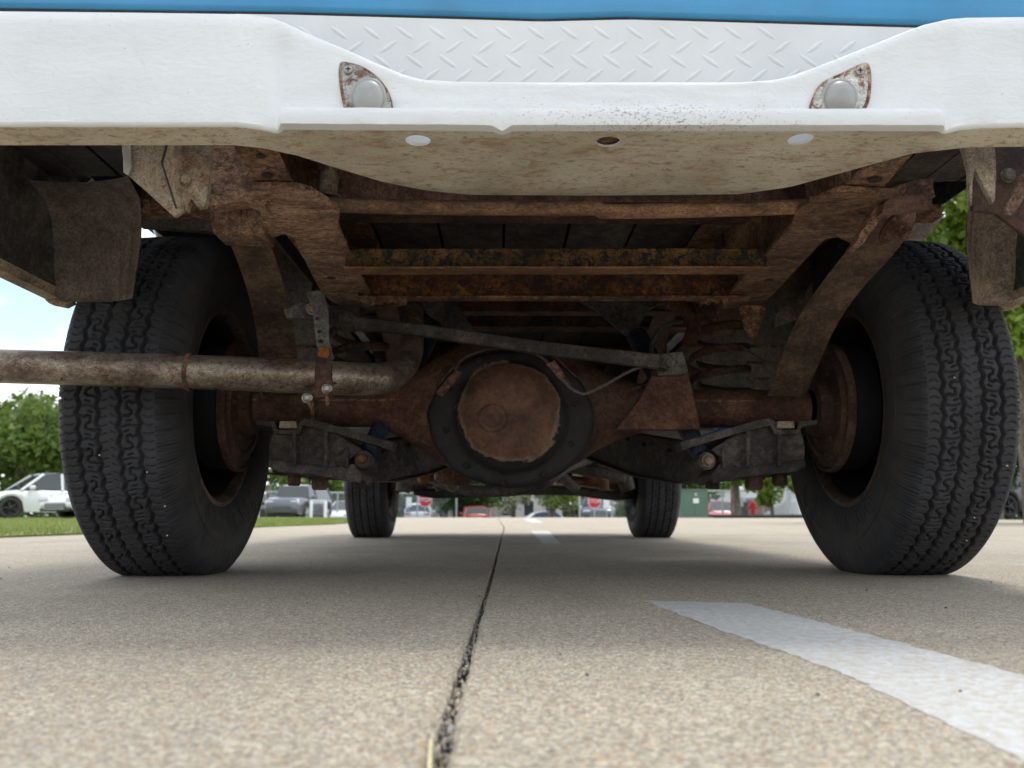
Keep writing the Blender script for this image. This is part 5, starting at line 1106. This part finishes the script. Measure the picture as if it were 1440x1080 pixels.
# white lorry
t = thing('box_truck', 'white lorry cab with dark bumper, just left of the right rear tyre', 'lorry', at_top(1135, 690, 2.3, 56))
b = MB(); b.box((0, 0, 1.2), (1.0, .9, .55)); b.box((0, .2, 1.95), (.9, .7, .35)); o = b.build('cab', cpaint('white', (.78, .79, .8)), None, 40); o.parent = t; mo = o.modifiers.new('bevel', 'BEVEL'); mo.width = .1; mo.segments = 3
b = MB(); b.box((0, -.62, 1.95), (.78, .12, .24)); o = b.build('windscreen', GLASS); o.parent = t
b = MB(); b.box((0, -.95, .6), (1.0, .08, .2)); o = b.build('bumper', BLACK); o.parent = t
b = MB(); b.box((0, 2.4, 1.6), (1.1, 1.5, 1.1)); o = b.build('cargo_box', cpaint('white', (.78, .79, .8))); o.parent = t
for sx in (-1, 1):
    for y in (0, 3): b = MB(); b.lathe([(-.13, .42), (.13, .42), (.13, .2)], (sx * .88, y, .42), (1, 0, 0), 20, 0, True); o = b.build('wheel', M['tyre'], None, 40); o.parent = t
# fences
GALV = mat_plain('galvanised', (.42, .44, .44), .45, .5, .1)
def fence(label, A, B_, h, n, wires=.13):
    t = thing('chain_link_fence', label, 'fence', (A[0], A[1], ground_z(A[1]))); t0 = Vector(t.location)
    A = Vector((A[0], A[1], ground_z(A[1]))) - t0; B_ = Vector((B_[0], B_[1], ground_z(B_[1]))) - t0; ln_ = (B_ - A).length; dr = (B_ - A) / ln_
    for i in range(n + 1):
        p = A + dr * (ln_ * i / n); b = MB(); b.tube([p + Vector((0, 0, -.1)), p + Vector((0, 0, h + .05))], .048, 8, smooth=False); o = b.build('post', GALV, None, 40); o.parent = t
    for z in (h, .06):
        b = MB(); b.tube([A + Vector((0, 0, z)), B_ + Vector((0, 0, z))], .036, 6, smooth=False); o = b.build('rail', GALV, None, 40); o.parent = t
    b = MB(); k = int(ln_ / wires)
    for i in range(-int(h / wires), k):
        for s_ in (0, 1):
            x0, x1 = i * wires, i * wires + h; z0, z1 = .06, h
            if s_: z0, z1 = z1, z0
            if x0 < 0 or x1 > ln_: continue
            p = A + dr * x0 + Vector((0, 0, z0)); q = A + dr * x1 + Vector((0, 0, z1)); n_ = Vector((0, 0, .007)); b.add([p - n_, q - n_, q + n_, p + n_], [(0, 1, 2, 3)])
    o = b.build('wire_mesh', GALV, None); o.parent = t; o['kind'] = 'stuff'
fence('chain link fence behind the parked cars on the left, seen past the left front tyre', P(300, 700, 47)[:2], P(642, 700, 49)[:2], 1.75, 6)
fence('chain link fence in front of the dark hatchback by the right front tyre', P(815, 700, 43)[:2], P(905, 700, 43)[:2], 1.9, 2)
fence('chain link fence on the right between the pale trunk and the right rear tyre', P(960, 700, 46)[:2], P(1190, 700, 44)[:2], 1.7, 4)
# signs
RED = mat_plain('sign_red', (.45, .02, .03), .5, 0, .05); WHITE = mat_plain('sign_white', (.75, .76, .77), .5, 0, .04)
def text(parent, body, size, loc, mat, ext=.004):
    cu = bpy.data.curves.new('lettering', 'FONT'); cu.body = body; cu.size = size; cu.align_x = 'CENTER'; cu.align_y = 'CENTER'; cu.extrude = ext
    tmp = bpy.data.objects.new('lettering', cu); COL.objects.link(tmp); bpy.context.view_layer.update()
    me = bpy.data.meshes.new_from_object(tmp.evaluated_get(bpy.context.evaluated_depsgraph_get())); bpy.data.objects.remove(tmp)
    me.materials.clear(); me.materials.append(mat); o = bpy.data.objects.new('lettering', me); COL.objects.link(o); o.parent = parent; o.location = loc; o.rotation_euler = (R(90), 0, 0); return o
def stop_sign(label, px, py, d, r_):
    p = P(px, py, d); g = ground_z(p.y); t = thing('stop_sign', label, 'stop sign', (p.x, p.y, g), 0, 'stop signs'); h = p.z - g
    b = MB(); b.tube([Vector((0, .03, -.2)), Vector((0, .03, h + r_))], .03, 8, smooth=False); o = b.build('post', GALV, None); o.parent = t
    for nm, rr, y, mt in (('border', r_, -.002, WHITE), ('panel', r_ * .93, -.008, RED)):
        b = MB(); b.prism([Vector((rr * math.cos(R(22.5 + 45 * i)), y, h + rr * math.sin(R(22.5 + 45 * i)))) for i in range(8)], (0, .005, 0)); o = b.build(nm, mt, None); o.parent = t
    text(t, 'STOP', r_ * .72, (0, -.012, h), WHITE)
stop_sign('red stop sign by the fence right of the left front tyre', 598, 703, 46.5, .40)
stop_sign('red stop sign by the fence left of the right front tyre', 836, 705, 42.5, .36)
def board(label, px, py, d, w_, h_):
    p = P(px, py, d); g = ground_z(p.y); t = thing('road_sign', label, 'sign', (p.x, p.y, g), 0); h = p.z - g
    b = MB(); b.tube([Vector((0, .03, -.2)), Vector((0, .03, h + h_))], .025, 8, smooth=False); o = b.build('post', GALV, None); o.parent = t
    b = MB(); b.box((0, -.005, h), (w_, .006, h_)); o = b.build('panel', WHITE, None); o.parent = t
board('small white blank-looking sign left of the stop sign near the left front tyre', 575, 706, 46.6, .15, .26); board('small white sign panel right of the stop sign near the right front tyre', 853, 708, 42.6, .16, .23)
board('small white sign behind the fence right of the pale trunk', 1041, 706, 45.5, .16, .24)
# white posts beside the suv
for (px, d, lb) in ((364, 40.5, 'short white marker post at the nose of the black car'), (392, 39, 'short white marker post left of the grey sport utility car'), (438, 38.5, 'short white marker post before the grey sport utility car'), (458, 38.5, 'short white marker post right of the grey sport utility car')):
    p = P(px, 700, d); b = MB(); b.lathe([(-.2, .07), (.75, .07), (.80, .05), (.82, 0)], (p.x, p.y, ground_z(p.y)), (0, 0, 1), 12, 0, True); tag(b.build('marker_post', WHITE, smooth=40), lb, 'post', 'white marker posts')
# utility pole
p = P(382, 640, 118); g = ground_z(p.y); t = thing('utility_pole', 'grey wooden utility pole with crossarms left of the trees', 'utility pole', (p.x, p.y, g)); WOOD = mat_plain('pole_wood', (.22, .19, .16), .9, 0, .2, 2)
b = MB(); b.tube([Vector((0, 0, -.5)), Vector((0, 0, 11.6))], [.19, .13], 10, smooth=False); o = b.build('post', WOOD); o.parent = t
for z in (7.7, 10.9): b = MB(); b.box((0, -.15, z), (1.1, .06, .07)); o = b.build('crossarm', WOOD); o.parent = t
b = MB(); b.lathe([(0, .22), (.7, .22), (.75, .1)], (.35, -.1, 7.9), (0, 0, 1), 14, 0, True); o = b.build('transformer', GALV, None, 40); o.parent = t
for x in (-1, -.5, .5, 1): b = MB(); b.lathe([(0, .05), (.1, .07), (.2, .04)], (x, -.15, 10.97), (0, 0, 1), 8, 0, True); o = b.build('insulator', WHITE); o.parent = t
# utility box
GBOX = mat_plain('utility_green', (.085, .15, .11), .5, 0, .08, 3)
p0 = P(976, 700, 30); g = ground_z(30); t = thing('utility_box', 'green metal utility box with white sticker right of the right front tyre', 'utility box', (p0.x, p0.y, g), R(2)); hh_ = P(976, 688, 30).z - g
b = MB(); b.box((0, .4, hh_ / 2), (.50, .4, hh_ / 2)); b.box((0, .4, hh_ - .02), (.52, .42, .022)); o = b.build('cabinet', GBOX); o.parent = t; mo = o.modifiers.new('bevel', 'BEVEL'); mo.width = .012; mo.segments = 2
for s_ in (-1, 1): b = MB(); b.box((s_ * .245, -.006, hh_ * .46), (.238, .008, hh_ * .43)); o = b.build('door', GBOX); o.parent = t
b = MB(); b.box((.06, -.018, hh_ * .60), (.10, .002, .085)); o = b.build('sticker', WHITE); o.parent = t
b = MB(); b.box((.06, -.020, hh_ * .60 + .22), (.045, .004, .05)); o = b.build('latch', GALV); o.parent = t
b = MB(); b.box((0, .4, -.04), (.62, .52, .07)); o = b.build('plinth', M['concrete']); o.parent = t
# hydrant and kerb
p0 = P(1058, 700, 34); t = thing('fire_hydrant', 'small red fire hydrant behind the kerb', 'fire hydrant', (p0.x, p0.y, ground_z(34)))
b = MB(); b.lathe([(0, .16), (.04, .16), (.05, .10), (.48, .10), (.5, .14), (.54, .14), (.62, .09), (.68, .03), (.70, 0)], (0, 0, 0), (0, 0, 1), 16, 0, True); o = b.build('barrel', RED, None, 40); o.parent = t
for s_ in (-1, 1): b = MB(); b.lathe([(0, .055), (.16, .055), (.18, .04)], (0, 0, .40), (s_, 0, 0), 10, 0, True); o = b.build('nozzle', RED, None, 40); o.parent = t
b = MB(); A = P(950, 700, 31); C_ = P(1120, 700, 32); D_ = P(1200, 700, 29.5)
kpts = [Vector((A.x, A.y, 0)), Vector((C_.x, C_.y, 0)), Vector((D_.x + 3, D_.y, 0))]
for a, c_ in zip(kpts[:-1], kpts[1:]):
    za, zc = ground_z(a.y), ground_z(c_.y); b.prism([a + Vector((0, 0, za - .1)), c_ + Vector((0, 0, zc - .1)), c_ + Vector((0, 0, zc + .12)), a + Vector((0, 0, za + .12))], (0, .18, 0))
o = b.build('kerb', mat_plain('kerb_dark', (.10, .095, .085), .9, 0, .2)); o['kind'] = 'structure'
b = MB(); b.add([(A.x - .3, A.y + .19, ground_z(31) + .05), (D_.x + 3, D_.y + .19, ground_z(30) + .05), (D_.x + 3, 41.9, ground_z(42) + .06), (A.x - .3, 41.9, ground_z(42) + .06)], [(0, 1, 2, 3)]); o = b.build('island_lawn', M['lawn'], fix=False); o['kind'] = 'structure'
# buildings
def building(label, px0, px1, ytop, d, mat, roofmat, dep=8, cat='building', wins=0, name='building'):
    a = P(px0, ytop, d); c_ = P(px1, ytop, d); g = ground_z(d); t = thing(name, label, cat, ((a.x + c_.x) / 2, d, g)); w_ = (c_.x - a.x) / 2; h = a.z - g
    b = MB(); b.box((0, dep / 2, h / 2), (w_, dep / 2, h / 2)); o = b.build('wall', mat); o.parent = t
    b = MB(); b.box((0, dep / 2, h + .12), (w_ + .15, dep / 2 + .15, .13)); o = b.build('roof', roofmat); o.parent = t
    for i in range(wins):
        x = lerp(-w_, w_, (i + .5) / wins); b = MB(); b.box((x, -.02, h * .55), (w_ / wins * .5, .03, h * .2)); o = b.build('window', WHITE); o.parent = t
        b = MB(); b.box((x, -.055, h * .55), (w_ / wins * .44, .01, h * .17)); q = b.build('pane', GLASS); q.parent = o
PALE = mat_plain('render_pale', (.52, .50, .44), .9, 0, .06, 1); WALLW = mat_plain('wall_white', (.72, .72, .70), .8, 0, .04, 1); ROOF = mat_plain('roof_grey', (.35, .35, .36), .8, 0, .1, 1)
m, nt, N, L, B = newmat('brick'); br = N.new('ShaderNodeTexBrick'); L.new(objco(N, L, (1, 1, 1)), br.inputs['Vector']); br.inputs['Scale'].default_value = 3; br.inputs['Color1'].default_value = (.26, .11, .07, 1); br.inputs['Color2'].default_value = (.32, .14, .09, 1); br.inputs['Mortar'].default_value = (.35, .3, .26, 1); L.new(br.outputs[0], B.inputs['Base Color']); B.inputs['Roughness'].default_value = .9; BRICK = m
building('pale rendered building seen under the differential', 697, 790, 687, 86, PALE, ROOF, wins=3)
building('low brown brick building joined to the pale one, behind the red hatchback', 610, 697, 703, 85, BRICK, ROOF, wins=3)
building('long white building behind the utility box', 930, 1085, 689, 88, WALLW, WALLW, wins=6)
building('red brick building behind the fence on the right', 1085, 1180, 702, 80, BRICK, ROOF, wins=3)
building('white flat-roofed building far on the left beyond the front tyre', 500, 560, 700, 110, WALLW, ROOF, wins=3)
# far wood
rg = np.random.RandomState(9); n = 26000; ang = rg.rand(n); xx = -95 + 190 * ang; yy = 120 + rg.rand(n) * 14; top = 5.2 + 1.6 * np.sin(xx * .35) + 1.1 * np.sin(xx * .9 + 1); zz = -2.7 + top * rg.rand(n) ** .7
a = rg.normal(size=(n, 3)); a /= np.linalg.norm(a, axis=1)[:, None]; c2 = rg.normal(size=(n, 3)); c2 -= a * (a * c2).sum(1)[:, None]; c2 /= np.linalg.norm(c2, axis=1)[:, None]; pos = np.stack([xx, yy, zz], 1); s_ = .5
V = np.concatenate([pos - a * s_, pos + c2 * s_ * .6, pos + a * s_, pos - c2 * s_ * .6], 0); me = bpy.data.meshes.new('far_wood'); me.from_pydata(V.tolist(), [], [(i, n + i, 2 * n + i, 3 * n + i) for i in range(n)]); me.materials.append(LEAF3)
o = bpy.data.objects.new('far_wood', me); COL.objects.link(o); tag(o, 'far low line of dark green trees on the horizon', 'woodland', kind='stuff')
